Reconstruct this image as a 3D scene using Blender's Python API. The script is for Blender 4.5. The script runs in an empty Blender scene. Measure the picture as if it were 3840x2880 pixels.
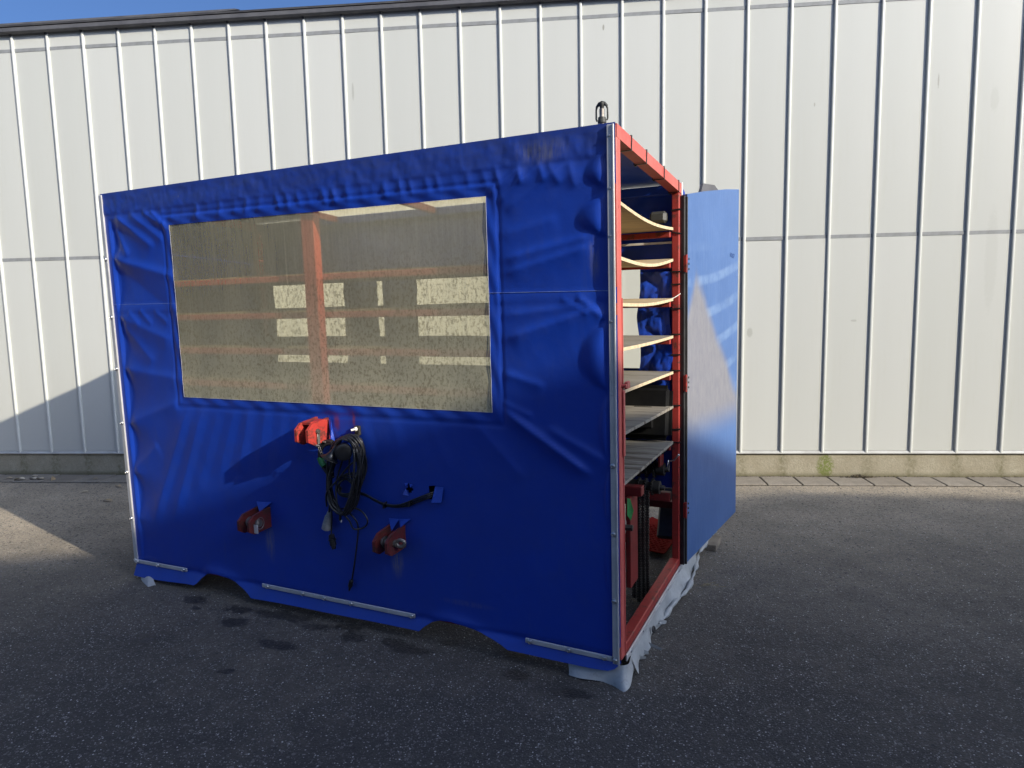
import bpy, bmesh, math, random
import numpy as np
from mathutils import Vector, Matrix, Euler, noise

random.seed(7)
R = math.radians
sc = bpy.context.scene
col = sc.collection

# ------------------------------------------------------------------ camera
YAW, PITCH, ROLL = R(-5.43200349), R(-6.53146663), R(1.16707905)
cam_d = bpy.data.cameras.new('camera')
cam_d.sensor_width = 36.0
cam_d.lens = 36.0 * 2603.6019 / 3840.0
cam_d.clip_start = 0.05
cam_d.clip_end = 2000
cam = bpy.data.objects.new('camera', cam_d)
col.objects.link(cam)
_f = Vector((math.sin(YAW) * math.cos(PITCH), math.cos(YAW) * math.cos(PITCH), math.sin(PITCH)))
_r = Vector((math.cos(YAW), -math.sin(YAW), 0))
_d = -_r.cross(_f)
_rr = math.cos(ROLL) * _r + math.sin(ROLL) * _d
_dd = -math.sin(ROLL) * _r + math.cos(ROLL) * _d
_m = Matrix(((_rr.x, -_dd.x, -_f.x, 0), (_rr.y, -_dd.y, -_f.y, 0), (_rr.z, -_dd.z, -_f.z, 1.6), (0, 0, 0, 1)))
cam.matrix_world = _m
sc.camera = cam

# ------------------------------------------------------------------ world, sun, exposure
SUN_AZ = R(33.7)      # the sun stands to the right and towards the viewer
SUN_EL = R(24.0)
to_sun = Vector((math.cos(SUN_AZ) * math.cos(SUN_EL), -math.sin(SUN_AZ) * math.cos(SUN_EL), math.sin(SUN_EL)))
world = bpy.data.worlds.new('World')
sc.world = world
world.use_nodes = True
wn = world.node_tree.nodes
wl = world.node_tree.links
bg = wn['Background']
skyt = wn.new('ShaderNodeTexSky')
skyt.sky_type = 'NISHITA'
skyt.sun_disc = False
skyt.sun_elevation = SUN_EL
skyt.sun_rotation = math.atan2(to_sun.x, to_sun.y)
skyt.air_density = 0.7
skyt.dust_density = 7.0
skyt.ozone_density = 8.0
wl.new(skyt.outputs[0], bg.inputs[0])
bg.inputs[1].default_value = 0.15
sun_d = bpy.data.lights.new('sun', 'SUN')
sun_d.energy = 4.4
sun_d.angle = R(0.55)
sun_d.color = (1.0, 0.91, 0.76)
sun = bpy.data.objects.new('sun', sun_d)
col.objects.link(sun)
sun.rotation_euler = to_sun.to_track_quat('Z', 'Y').to_euler()
sun.location = to_sun * 60
sc.view_settings.view_transform = 'Standard'
sc.view_settings.look = 'None'
sc.view_settings.gamma = 1.0
sc.view_settings.exposure = 0.58
sc.view_settings.use_curve_mapping = False
sc.render.engine = 'CYCLES'
sc.cycles.use_denoising = True
sc.cycles.max_bounces = 10
sc.cycles.transparent_max_bounces = 12
sc.cycles.caustics_reflective = False
sc.cycles.caustics_refractive = False

# ------------------------------------------------------------------ helpers
def link(o, parent=None):
    col.objects.link(o)
    if parent is not None:
        o.parent = parent
    return o

def tag(o, label=None, cat=None, group=None, kind=None):
    if label: o['label'] = label
    if cat: o['category'] = cat
    if group: o['group'] = group
    if kind: o['kind'] = kind
    return o

def empty(name, loc, rot=(0, 0, 0), parent=None):
    o = bpy.data.objects.new(name, None)
    o.location = loc
    o.rotation_euler = rot
    o.empty_display_size = 0.1
    return link(o, parent)

class MB:
    """collects shapes into one mesh"""
    def __init__(s):
        s.v, s.f = [], []
    def add(s, vs, fs):
        n = len(s.v)
        s.v += [tuple(x) for x in vs]
        s.f += [tuple(n + i for i in f) for f in fs]
        return s
    def box(s, lo, hi, bev=0.0, M=None):
        x0, y0, z0 = lo; x1, y1, z1 = hi
        if bev <= 0:
            vs = [(x0,y0,z0),(x1,y0,z0),(x1,y1,z0),(x0,y1,z0),(x0,y0,z1),(x1,y0,z1),(x1,y1,z1),(x0,y1,z1)]
            fs = [(0,3,2,1),(4,5,6,7),(0,1,5,4),(1,2,6,5),(2,3,7,6),(3,0,4,7)]
        else:
            bm = bmesh.new()
            bmesh.ops.create_cube(bm, size=1.0)
            for v in bm.verts:
                v.co = Vector(((v.co.x + .5) * (x1 - x0) + x0, (v.co.y + .5) * (y1 - y0) + y0, (v.co.z + .5) * (z1 - z0) + z0))
            bmesh.ops.bevel(bm, geom=list(bm.edges), offset=bev, segments=1, affect='EDGES', profile=0.5)
            bm.verts.index_update()
            vs = [v.co.copy() for v in bm.verts]
            fs = [tuple(v.index for v in f.verts) for f in bm.faces]
            bm.free()
        if M is not None:
            vs = [M @ Vector(v) for v in vs]
        return s.add(vs, fs)
    def tube(s, pts, rad, n=8, cap=True, closed=False):
        pts = [Vector(p) for p in pts]
        N = len(pts)
        rads = rad if isinstance(rad, (list, tuple)) else [rad] * N
        up = None; rings = []
        for i, p in enumerate(pts):
            if closed:
                t = (pts[(i + 1) % N] - pts[i - 1])
            else:
                t = (pts[min(i + 1, N - 1)] - pts[max(i - 1, 0)])
            t.normalize()
            if up is None:
                up = Vector((0, 0, 1)) if abs(t.z) < .9 else Vector((1, 0, 0))
            a = t.cross(up)
            if a.length < 1e-6:
                a = t.cross(Vector((0, 1, 0)))
            a.normalize()
            b = a.cross(t).normalized()
            up = b
            rings.append([p + (a * math.cos(k * 2 * math.pi / n) + b * math.sin(k * 2 * math.pi / n)) * rads[i] for k in range(n)])
        vs = [v for r in rings for v in r]
        fs = []
        for i in range(N if closed else N - 1):
            j = (i + 1) % N
            for k in range(n):
                fs.append((i*n+k, i*n+(k+1) % n, j*n+(k+1) % n, j*n+k))
        if cap and not closed:
            fs.append(tuple(range(n))[::-1]); fs.append(tuple((N-1)*n + k for k in range(n)))
        return s.add(vs, fs)
    def cyl(s, a, b, r, n=12, r2=None):
        return s.tube([a, b], [r, r if r2 is None else r2], n)
    def lathe(s, prof, o, axis, n=16):
        """prof = [(radius, distance along axis)]"""
        ax = Vector(axis).normalized()
        a = ax.orthogonal().normalized(); b = ax.cross(a)
        o = Vector(o)
        vs = []; fs = []
        for r, d in prof:
            for k in range(n):
                t = 2 * math.pi * k / n
                vs.append(o + ax * d + (a * math.cos(t) + b * math.sin(t)) * r)
        for i in range(len(prof) - 1):
            for k in range(n):
                fs.append((i*n+k, i*n+(k+1) % n, (i+1)*n+(k+1) % n, (i+1)*n+k))
        fs.append(tuple(range(n))[::-1]); fs.append(tuple((len(prof)-1)*n+k for k in range(n)))
        return s.add(vs, fs)
    def prism(s, poly, d, axis=0):
        """poly in the two other axes, extruded from d[0] to d[1] along axis"""
        n = len(poly)
        def mk(p, t):
            q = list(p); q.insert(axis, t); return tuple(q)
        vs = [mk(p, d[0]) for p in poly] + [mk(p, d[1]) for p in poly]
        fs = [tuple(range(n))[::-1], tuple(range(n, 2*n))] + [(i, (i+1) % n, n+(i+1) % n, n+i) for i in range(n)]
        return s.add(vs, fs)
    def mesh(s, name, mat, smooth=None):
        me = bpy.data.meshes.new(name)
        me.from_pydata(s.v, [], s.f)
        if mat: me.materials.append(mat)
        bm = bmesh.new(); bm.from_mesh(me)
        bmesh.ops.recalc_face_normals(bm, faces=bm.faces)
        bm.to_mesh(me); bm.free()
        if smooth:
            me.polygons.foreach_set('use_smooth', [True] * len(me.polygons))
            try:
                me.set_sharp_from_angle(angle=R(smooth if smooth > 1 else 40))
            except Exception:
                pass
        me.update()
        return me
    def build(s, name, mat, parent=None, smooth=None):
        return link(bpy.data.objects.new(name, s.mesh(name, mat, smooth)), parent)

def inst(name, me, parent, loc=(0,0,0), rot=(0,0,0)):
    o = bpy.data.objects.new(name, me)
    o.location = loc; o.rotation_euler = rot
    return link(o, parent)

def grid_obj(name, X, Y, Z, keep, mat, parent, smooth=True):
    """surface from 2-D arrays of coordinates; keep = mask per cell"""
    nr, nc = X.shape
    V = np.stack([X, Y, Z], -1).reshape(-1, 3)
    idx = np.arange(nr * nc).reshape(nr, nc)
    F = np.stack([idx[:-1, :-1], idx[:-1, 1:], idx[1:, 1:], idx[1:, :-1]], -1)[keep]
    used = np.zeros(nr * nc, bool); used[F.ravel()] = True
    remap = np.cumsum(used) - 1
    me = bpy.data.meshes.new(name)
    me.from_pydata(V[used].tolist(), [], remap[F].tolist())
    me.materials.append(mat)
    me.polygons.foreach_set('use_smooth', [smooth] * len(me.polygons))
    me.update()
    return link(bpy.data.objects.new(name, me), parent)

def smoothpath(pts, n=8, closed=False):
    P = [Vector(p) for p in pts]; out = []
    N = len(P)
    rng = range(N) if closed else range(N - 1)
    for i in rng:
        p0 = P[i-1] if (closed or i > 0) else P[i]
        p1 = P[i]; p2 = P[(i+1) % N]
        p3 = P[(i+2) % N] if (closed or i + 2 < N) else p2
        for k in range(n):
            t = k / n
            out.append(0.5 * ((2*p1) + (-p0+p2)*t + (2*p0-5*p1+4*p2-p3)*t*t + (-p0+3*p1-3*p2+p3)*t**3))
    if not closed: out.append(P[-1])
    return out

# ------------------------------------------------------------------ materials
class NT:
    def __init__(s, name):
        s.m = bpy.data.materials.new(name); s.m.use_nodes = True
        s.t = s.m.node_tree; s.n = s.t.nodes; s.l = s.t.links
        s.p = s.n['Principled BSDF']; s.out = s.n['Material Output']
        s._co = None
    def new(s, typ, **kw):
        nd = s.n.new(typ)
        for k, v in kw.items(): setattr(nd, k, v)
        return nd
    def set(s, sock, v):
        if hasattr(v, 'is_linked') or hasattr(v, 'links'): s.l.new(v, sock)
        elif isinstance(v, (tuple, list)) and len(v) == 3 and sock.type == 'RGBA': sock.default_value = (*v, 1)
        else: sock.default_value = v
    def co(s):
        if s._co is None: s._co = s.new('ShaderNodeTexCoord')
        return s._co.outputs['Object']
    def mapped(s, scale, loc=(0,0,0), rot=(0,0,0)):
        mp = s.new('ShaderNodeMapping')
        s.l.new(s.co(), mp.inputs[0])
        mp.inputs['Scale'].default_value = scale; mp.inputs['Location'].default_value = loc
        mp.inputs['Rotation'].default_value = rot
        return mp.outputs[0]
    def noise(s, scale=5, detail=4, rough=.55, vec=None, dist=0.0):
        nd = s.new('ShaderNodeTexNoise')
        s.l.new(vec if vec is not None else s.co(), nd.inputs['Vector'])
        nd.inputs['Scale'].default_value = scale; nd.inputs['Detail'].default_value = detail
        nd.inputs['Roughness'].default_value = rough; nd.inputs['Distortion'].default_value = dist
        return nd.outputs[0]
    def noisec(s, scale):
        nd = s.new('ShaderNodeTexNoise'); s.l.new(s.co(), nd.inputs['Vector']); nd.inputs['Scale'].default_value = scale; nd.inputs['Detail'].default_value = 6
        return nd.outputs['Color']
    def voro(s, scale=50, vec=None, feat='F1', out='Distance', rnd=1.0):
        nd = s.new('ShaderNodeTexVoronoi'); nd.feature = feat
        s.l.new(vec if vec is not None else s.co(), nd.inputs['Vector'])
        nd.inputs['Scale'].default_value = scale
        nd.inputs['Randomness'].default_value = rnd
        return nd.outputs[out]
    def ramp(s, fac, stops, interp='LINEAR'):
        nd = s.new('ShaderNodeValToRGB'); s.l.new(fac, nd.inputs[0])
        cr = nd.color_ramp; cr.interpolation = interp
        while len(cr.elements) > 1: cr.elements.remove(cr.elements[-1])
        cr.elements[0].position = stops[0][0]
        c = stops[0][1]; cr.elements[0].color = (c, c, c, 1) if not isinstance(c, tuple) else (*c, 1)
        for p, c in stops[1:]:
            e = cr.elements.new(p); e.color = (c, c, c, 1) if not isinstance(c, tuple) else (*c, 1)
        return nd.outputs[0]
    def mix(s, fac, a, b, blend='MIX'):
        nd = s.new('ShaderNodeMix'); nd.data_type = 'RGBA'; nd.blend_type = blend
        s.set(nd.inputs[0], fac); s.set(nd.inputs[6], a); s.set(nd.inputs[7], b)
        return nd.outputs[2]
    def math(s, op, a, b=0.0, c=None, clamp=False):
        nd = s.new('ShaderNodeMath'); nd.operation = op; nd.use_clamp = clamp
        s.set(nd.inputs[0], a); s.set(nd.inputs[1], b)
        if c is not None: s.set(nd.inputs[2], c)
        return nd.outputs[0]
    def sep(s, vec=None):
        nd = s.new('ShaderNodeSeparateXYZ'); s.l.new(vec if vec is not None else s.co(), nd.inputs[0])
        return nd.outputs
    def rng(s, v, a, b, c=0.0, d=1.0, smooth=True):
        nd = s.new('ShaderNodeMapRange'); nd.interpolation_type = 'SMOOTHSTEP' if smooth else 'LINEAR'
        s.set(nd.inputs[0], v)
        for i, x in zip((1, 2, 3, 4), (a, b, c, d)): nd.inputs[i].default_value = x
        return nd.outputs[0]
    def blob(s, cx, cy, rx, ry, ax=('X', 'Y'), edge=.5, wob=None, amt=.3, rot=0.0):
        """1 inside an ellipse in two object axes, edge broken by wob"""
        o = s.sep()
        dx = s.math('SUBTRACT', o[ax[0]], cx); dy = s.math('SUBTRACT', o[ax[1]], cy)
        if rot:
            c, sn = math.cos(rot), math.sin(rot)
            dx, dy = (s.math('ADD', s.math('MULTIPLY', dx, c), s.math('MULTIPLY', dy, sn)),
                      s.math('SUBTRACT', s.math('MULTIPLY', dy, c), s.math('MULTIPLY', dx, sn)))
        d = s.math('SQRT', s.math('ADD', s.math('POWER', s.math('ABSOLUTE', s.math('DIVIDE', dx, rx)), 2.0),
                                  s.math('POWER', s.math('ABSOLUTE', s.math('DIVIDE', dy, ry)), 2.0)))
        if wob is not None: d = s.math('ADD', d, s.math('MULTIPLY', s.math('SUBTRACT', wob, .5), amt * 2))
        return s.rng(d, 1 - edge, 1.0, 1.0, 0.0)
    def bump(s, h, strength=.3, dist=.01):
        nd = s.new('ShaderNodeBump'); nd.inputs['Strength'].default_value = strength
        nd.inputs['Distance'].default_value = dist
        s.l.new(h, nd.inputs['Height']); s.l.new(nd.outputs[0], s.p.inputs['Normal'])
        return nd
    def fin(s, color=None, rough=None, metal=None, spec=None):
        if color is not None: s.set(s.p.inputs['Base Color'], color)
        if rough is not None: s.set(s.p.inputs['Roughness'], rough)
        if metal is not None: s.set(s.p.inputs['Metallic'], metal)
        if spec is not None: s.set(s.p.inputs['Specular IOR Level'], spec)
        return s.m

def worn(name, c1, c2, scale=6, rough=.5, metal=0.0, bump=.1, bscale=60, lo=.4, hi=.65):
    t = NT(name)
    n = t.noise(scale, 6, .65)
    t.bump(t.noise(bscale, 4), bump, .004)
    return t.fin(t.mix(t.ramp(n, [(lo, 0.0), (hi, 1.0)]), c1, c2), rough, metal)

# asphalt: dark binder, pale chippings, brown dust towards the wall, sun paleness at far left, oil stains
STAINS = [(-2.13,3.53,.10,.06),(-1.78,3.27,.11,.07),(-1.56,3.36,.26,.06),(-1.83,3.42,.14,.05),(-1.33,3.24,.10,.05),(-1.12,3.14,.10,.06),
          (-.81,3.04,.14,.06),(-.62,3.11,.07,.04),(-.89,3.1,.09,.05),(-.27,2.84,.09,.05),(-.3,3.02,.09,.05),(-.02,2.70,.10,.05),(-1.18,3.25,.12,.05),
          (-2.11,3.06,.05,.03),(-1.58,2.8,.06,.035),(-1.93,2.51,.05,.03),(-2.06,3.42,.05,.03),(-1.45,3.05,.16,.05)]
t = NT('asphalt')
o = t.sep()
big = t.noise(.9, 5, .6); mid = t.noise(7, 6, .7); fine = t.noise(160, 3, .7)
dust_sun = t.math('ADD', t.math('POWER', t.rng(o['Y'], 2.0, 6.0, 0.0, 1.0, smooth=False), 1.75), t.math('MULTIPLY', t.math('SUBTRACT', big, .5), .5), clamp=True)
dust_sun = t.math('ADD', dust_sun, t.math('MULTIPLY', t.math('SUBTRACT', mid, .5), .35), clamp=True)
dust_sun = t.math('ADD', dust_sun, t.math('MULTIPLY', t.math('MULTIPLY', t.rng(o['X'], -2.3, -4.4), t.rng(o['Y'], 3.0, 4.6)), .62), clamp=True)  # extra paleness at far left, painted in to brighten the sunlit patch
base = t.mix(dust_sun, (.088, .080, .072), (.62, .53, .40))
base = t.mix(t.ramp(t.noise(38, 5, .75), [(.3, 0.0), (.72, 1.0)]), t.mix(.55, base, (0.02, .02, .02), 'MIX'), base)
base = t.mix(t.ramp(fine, [(.35, .5), (.65, 0.0)]), base, (.010, .010, .011))
# chippings of two sizes, each cell its own brightness
def stones(scale, thr, rad, colA, colB, base):
    vc = t.new('ShaderNodeTexVoronoi'); t.l.new(t.co(), vc.inputs['Vector']); vc.inputs['Scale'].default_value = scale
    rnd = t.sep(vc.outputs['Color'])
    on = t.math('GREATER_THAN', rnd['X'], thr)
    dsk = t.math('LESS_THAN', vc.outputs['Distance'], t.math('MULTIPLY', rnd['Y'], rad))
    return t.mix(t.math('MULTIPLY', on, dsk), base, t.mix(rnd['Z'], colA, colB)), vc.outputs['Distance']
base, d1 = stones(150, .5, .55, (.08, .078, .075), (.26, .25, .23), base)
base, d0 = stones(62, .5, .5, (.045, .043, .041), (.15, .142, .13), base)
base, d2 = stones(105, .72, .40, (.17, .165, .155), (.50, .485, .45), base)
base, d3 = stones(70, .965, .30, (.3, .295, .28), (.7, .68, .64), base)
wob = t.noise(13, 6, .75)
st = None
for (x, y, rx, ry) in STAINS:
    b = t.blob(x, y, rx * .9, ry * .9, edge=.35, wob=wob, amt=1.5, rot=-.25)
    st = b if st is None else t.math('MAXIMUM', st, b)
base = t.mix(t.math('MULTIPLY', st, t.ramp(t.noise(45, 5, .75), [(.3, .35), (.6, .9)])), base, (.010, .010, .011))
base = t.mix(t.math('MULTIPLY', t.ramp(t.noise(1.7, 6, .65), [(.40, 0.0), (.62, 1.0)]), .30), base, (.035, .034, .033))
# fine cracks
cr = t.voro(.55, vec=t.mix(.55, t.co(), t.noisec(1.6)), feat='DISTANCE_TO_EDGE')
crk = t.math('MULTIPLY', t.ramp(cr, [(.0, 1.0), (.006, 0.0)]), t.ramp(t.noise(.7, 2), [(.55, 0.0), (.66, .6)]))
base = t.mix(crk, base, (.008, .008, .008))
t.bump(t.math('ADD', t.math('MULTIPLY', d2, .5), t.math('ADD', t.math('MULTIPLY', d1, .5), t.math('MULTIPLY', mid, .8))), .75, .006)
M_asphalt = t.fin(base, t.math('SUBTRACT', .92, t.math('MULTIPLY', st, .35)), spec=.3)

# coated steel panels of the hall
t = NT('panel_steel')
oi = t.new('ShaderNodeObjectInfo')
streak = t.noise(1.0, 5, .6, t.mapped((26, 1, .9)))
dirt = t.noise(3.0, 6, .7, t.mapped((3, 1, 1)))
sm = t.math('MULTIPLY', t.ramp(streak, [(.52, 0.0), (.8, .35)]), t.ramp(dirt, [(.42, 0.0), (.7, 1.0)]))
c = t.mix(oi.outputs['Random'], (.440, .447, .410), (.468, .474, .438))
c = t.mix(sm, c, (.40, .39, .30))
gp = t.new('ShaderNodeNewGeometry').outputs['Position']; gx = t.sep(gp)
for (x, z, rx, rz, a_) in ((1.52, 1.31, .03, .05, .35), (2.40, 1.40, .03, .012, .35), (3.01, 3.37, .008, .07, .5), (3.46, 3.21, .04, .12, .12), (.25, 3.95, .010, .03, .7), (-1.98, 3.52, .012, .09, .35), (2.02, 3.23, .008, .02, .5), (3.5, 1.9, .06, .5, .10)):
    dx = t.math('DIVIDE', t.math('SUBTRACT', gx['X'], x), rx); dz = t.math('DIVIDE', t.math('SUBTRACT', gx['Z'], z), rz)
    dd = t.math('ADD', t.math('ADD', t.math('MULTIPLY', dx, dx), t.math('MULTIPLY', dz, dz)), t.math('MULTIPLY', t.math('SUBTRACT', t.noise(40, 5, .7), .5), 1.6))
    c = t.mix(t.math('MULTIPLY', t.rng(dd, .3, 1.0, 1.0, 0.0), a_), c, (.20, .19, .15))
spk = t.math('MULTIPLY', t.ramp(t.voro(3.2, t.mapped((1, 1, .45))), [(.0, 1.0), (.018, 0.0)]), .6)
c = t.mix(spk, c, (.24, .24, .22))
t.bump(t.noise(1.6, 3), .06, .03)
M_panel = t.fin(c, .38, spec=.45)
M_rib = worn('rib_steel', (.53, .54, .50), (.49, .50, .465), 3, .33, bump=.02)
M_joint = worn('joint_flashing', (.235, .245, .245), (.19, .195, .19), 9, .45, bump=.03)
M_flash = worn('base_flashing', (.44, .44, .41), (.33, .325, .30), 4, .42, bump=.05)
M_gutter = worn('gutter_grey', (.095, .095, .10), (.06, .06, .065), 5, .5, bump=.05)
M_roofdark = worn('roof_felt', (.028, .028, .032), (.05, .05, .05), 8, .7, bump=.3)
M_shed = worn('shed_cladding', (.58, .58, .56), (.5, .5, .48), 2, .6, bump=.1)

# plinth concrete with algae under every rib
t = NT('plinth_concrete')
o = t.sep()
n1 = t.noise(6, 7, .7); n2 = t.noise(70, 4, .7)
c = t.mix(t.ramp(n1, [(.3, 0.0), (.7, 1.0)]), (.265, .235, .165), (.35, .32, .24))
c = t.mix(t.ramp(n2, [(.35, .45), (.6, 0.0)]), c, (.19, .17, .12))
RIBS = [-5.54,-5.202,-4.852,-4.502,-4.154,-3.802,-3.452,-3.1,-2.751,-2.398,-2.045,-1.695,-1.346,-.994,-.642,-.291,.055,.408,.757,1.107,1.457,1.813,2.168,2.544,2.919,3.298,3.669]
d = None
for x in RIBS:
    b = t.rng(t.math('ABSOLUTE', t.math('SUBTRACT', t.math('ADD', o['X'], t.math('MULTIPLY', t.math('SUBTRACT', n1, .5), .06)), x + .015)), .008, .075, 1.0, 0.0)
    d = b if d is None else t.math('MAXIMUM', d, b)
c = t.mix(t.math('MULTIPLY', d, t.ramp(t.noise(30, 5, .7), [(.38, 0.0), (.65, .6)])), c, (.10, .095, .045))
ms = t.blob(2.205, .10, .085, .16, ax=('X', 'Z'), edge=.5, wob=t.noise(28, 5, .7), amt=.6)
c = t.mix(t.math('MULTIPLY', ms, t.ramp(t.noise(55, 4, .7), [(.36, 0.0), (.5, .9)])), c, (.13, .155, .035))
low = t.math('MULTIPLY', t.rng(o['Z'], .0, .06, 1.0, 0.0), .75)
c = t.mix(low, c, (.085, .078, .035))
t.bump(t.math('ADD', n2, t.math('MULTIPLY', n1, .6)), .45, .008)
M_plinth = t.fin(c, .9, spec=.2)

t = NT('paving_concrete')
oi = t.new('ShaderNodeObjectInfo')
c = t.mix(oi.outputs['Random'], (.235, .205, .165), (.30, .27, .225))
c = t.mix(t.ramp(t.noise(7, 6, .7), [(.35, 0.0), (.7, .6)]), c, (.15, .135, .11))
c = t.mix(t.ramp(t.noise(120, 3, .7), [(.35, .5), (.55, 0.0)]), c, (.11, .1, .085))
t.bump(t.noise(90, 4, .7), .4, .004)
M_slab = t.fin(c, .92, spec=.2)
M_soil = worn('joint_soil', (.02, .018, .012), (.045, .042, .02), 20, .95, bump=.6, bscale=90)

# blue lorry tarpaulin
def tarp_mat(name, dusty=1.0):
    t = NT(name)
    o = t.sep()
    n1 = t.noise(2.3, 6, .65); n2 = t.noise(14, 6, .7); n3 = t.noise(1.0, 5, .7, t.mapped((30, 8, 2.2)))
    base = t.mix(n1, (.0042, .032, .275), (.008, .050, .38))
    ch = t.math('MULTIPLY', t.ramp(n2, [(.5, 0.0), (.78, .5)]), .28 * dusty)
    base = t.mix(ch, base, (.06, .085, .21))
    base = t.mix(t.math('MULTIPLY', t.ramp(t.noise(.9, 6, .7), [(.42, 0.0), (.66, 1.0)]), .22 * dusty), base, (.035, .05, .15))
    if dusty > .5:
        hem = t.math('MULTIPLY', t.rng(o['Z'], 1.98, 2.12, 0.0, 1.0), t.ramp(t.noise(9, 6, .7, t.mapped((1, 1, 2))), [(.34, .1), (.72, .62)]))
        base = t.mix(hem, base, (.045, .055, .11))
        gr = t.math('MULTIPLY', t.ramp(n3, [(.56, 0.0), (.8, .5)]), t.ramp(n1, [(.4, 0.0), (.6, 1.0)]))
        base = t.mix(t.math('MULTIPLY', gr, .55), base, (.07, .09, .15))
        # rubbed streaks under the two lower brackets, a rubbed corner up right
        for (x, z, rx, rz, a) in ((1.10, .26, .045, .13, .55), (1.915, .27, .048, .11, .75), (2.72, 2.09, .16, .06, .55), (2.93, 1.66, .03, .12, .5), (2.30, .12, .2, .02, .25)):
            b = t.math('MULTIPLY', t.blob(x, z, rx, rz, ax=('X', 'Z'), edge=.8, wob=n2, amt=.35), t.ramp(t.noise(1.0, 5, .7, t.mapped((70, 1, 9))), [(.36, 0.0), (.66, 1.0)]))
            base = t.mix(t.math('MULTIPLY', b, a), base, (.19, .18, .14))
        # small scuffs
        sc_ = t.ramp(t.voro(3.4, t.mapped((1, 1, .55))), [(.0, 1.0), (.016, 0.0)])
        base = t.mix(t.math('MULTIPLY', sc_, .5), base, (.2, .23, .34))
        # red paint rubbed on beside the upper bracket
        for (x, z, rx, rz) in ((1.60, .93, .025, .05), (1.705, .955, .014, .045)):
            base = t.mix(t.math('MULTIPLY', t.blob(x, z, rx, rz, ax=('X', 'Z'), edge=.7, wob=n2, amt=.5), .6), base, (.22, .035, .04))
    wv = t.noise(1.0, 2, .5, t.mapped((700, 700, 700)))
    t.bump(t.math('ADD', t.math('MULTIPLY', n2, .8), t.math('MULTIPLY', wv, .12)), .16, .01)
    return t.fin(base, t.math('ADD', .26, t.math('MULTIPLY', n2, .22)), spec=.5)
M_tarp = tarp_mat('blue_tarpaulin')
M_tarp_in = tarp_mat('blue_tarpaulin_plain', 0.3)
M_seamline = worn('seam_edge', (.16, .22, .42), (.08, .12, .35), 12, .5)
M_filmedge = worn('film_edge', (.55, .55, .5), (.3, .33, .4), 20, .5)

# yellowed clear window foil, scratched and dirty
t = NT('window_foil')
o = t.sep()
tr = t.new('ShaderNodeBsdfTransparent'); df = t.new('ShaderNodeBsdfDiffuse'); tl = t.new('ShaderNodeBsdfTranslucent')
gl = t.new('ShaderNodeBsdfGlossy'); gl.inputs['Roughness'].default_value = .22
st = t.noise(1.0, 6, .75, t.mapped((60, 60, 3.2)))
sp = t.noise(1.0, 5, .85, t.mapped((72, 72, 46)))
sq = t.noise(1.0, 5, .8, t.mapped((16, 16, 90)))
cl = t.noise(2.2, 4, .6)
milk = t.math('ADD', .265, t.math('MULTIPLY', t.ramp(st, [(.4, 0.0), (.75, 1.0)]), .09))
milk = t.math('ADD', milk, t.math('MULTIPLY', t.rng(o['Z'], 1.72, 1.02, 0.0, 1.0), .24))
milk = t.math('ADD', milk, t.math('MULTIPLY', t.rng(o['X'], .5, 2.5, -.03, .07), 1.0))
run = t.ramp(t.noise(1.0, 3, .6, t.mapped((34, 34, .5))), [(.66, 0.0), (.74, .12)])
milk = t.math('ADD', milk, run, clamp=True)
specks = t.math('MAXIMUM', t.ramp(sp, [(.515, 0.0), (.555, 1.0)]), t.math('MULTIPLY', t.ramp(sq, [(.60, 0.0), (.67, 1.0)]), .8))
lowmask = t.math('ADD', .35, t.math('MULTIPLY', t.rng(o['Z'], 1.78, 1.58, 0.0, 1.0), .65))
specks = t.math('MULTIPLY', t.math('MULTIPLY', specks, lowmask), t.ramp(cl, [(.3, .65), (.6, 1.0)]))
tr.inputs[0].default_value = (1.0, .94, .72, 1)
dcol = t.mix(cl, (.92, .87, .60), (.96, .90, .62))
t.l.new(dcol, df.inputs[0]); t.l.new(dcol, tl.inputs[0])
m1 = t.new('ShaderNodeMixShader'); m1.inputs[0].default_value = .35
t.l.new(df.outputs[0], m1.inputs[1]); t.l.new(tl.outputs[0], m1.inputs[2])
m2 = t.new('ShaderNodeMixShader'); t.l.new(milk, m2.inputs[0]); t.l.new(tr.outputs[0], m2.inputs[1]); t.l.new(m1.outputs[0], m2.inputs[2])
dk = t.new('ShaderNodeBsdfDiffuse'); dk.inputs[0].default_value = (.19, .165, .10, 1)
m3 = t.new('ShaderNodeMixShader'); t.l.new(t.math('MULTIPLY', specks, .70), m3.inputs[0]); t.l.new(m2.outputs[0], m3.inputs[1]); t.l.new(dk.outputs[0], m3.inputs[2])
fr = t.new('ShaderNodeFresnel'); fr.inputs[0].default_value = 1.4
m4 = t.new('ShaderNodeMixShader'); t.l.new(t.math('MULTIPLY', fr.outputs[0], .5), m4.inputs[0]); t.l.new(m3.outputs[0], m4.inputs[1]); t.l.new(gl.outputs[0], m4.inputs[2])
t.l.new(m4.outputs[0], t.out.inputs[0])
M_film = t.m
t = NT('rear_foil')
tr = t.new('ShaderNodeBsdfRefraction'); tr.inputs[0].default_value = (.96, .94, .86, 1); tr.inputs['Roughness'].default_value = .42; tr.inputs['IOR'].default_value = 1.12
df = t.new('ShaderNodeBsdfTransparent'); df.inputs[0].default_value = (.96, .94, .86, 1)
m = t.new('ShaderNodeMixShader'); m.inputs[0].default_value = .15
t.l.new(tr.outputs[0], m.inputs[1]); t.l.new(df.outputs[0], m.inputs[2]); t.l.new(m.outputs[0], t.out.inputs[0])
M_rearfilm = t.m
t = NT('roof_light_sheet')
df = t.new('ShaderNodeBsdfDiffuse'); tl = t.new('ShaderNodeBsdfTranslucent')
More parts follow.
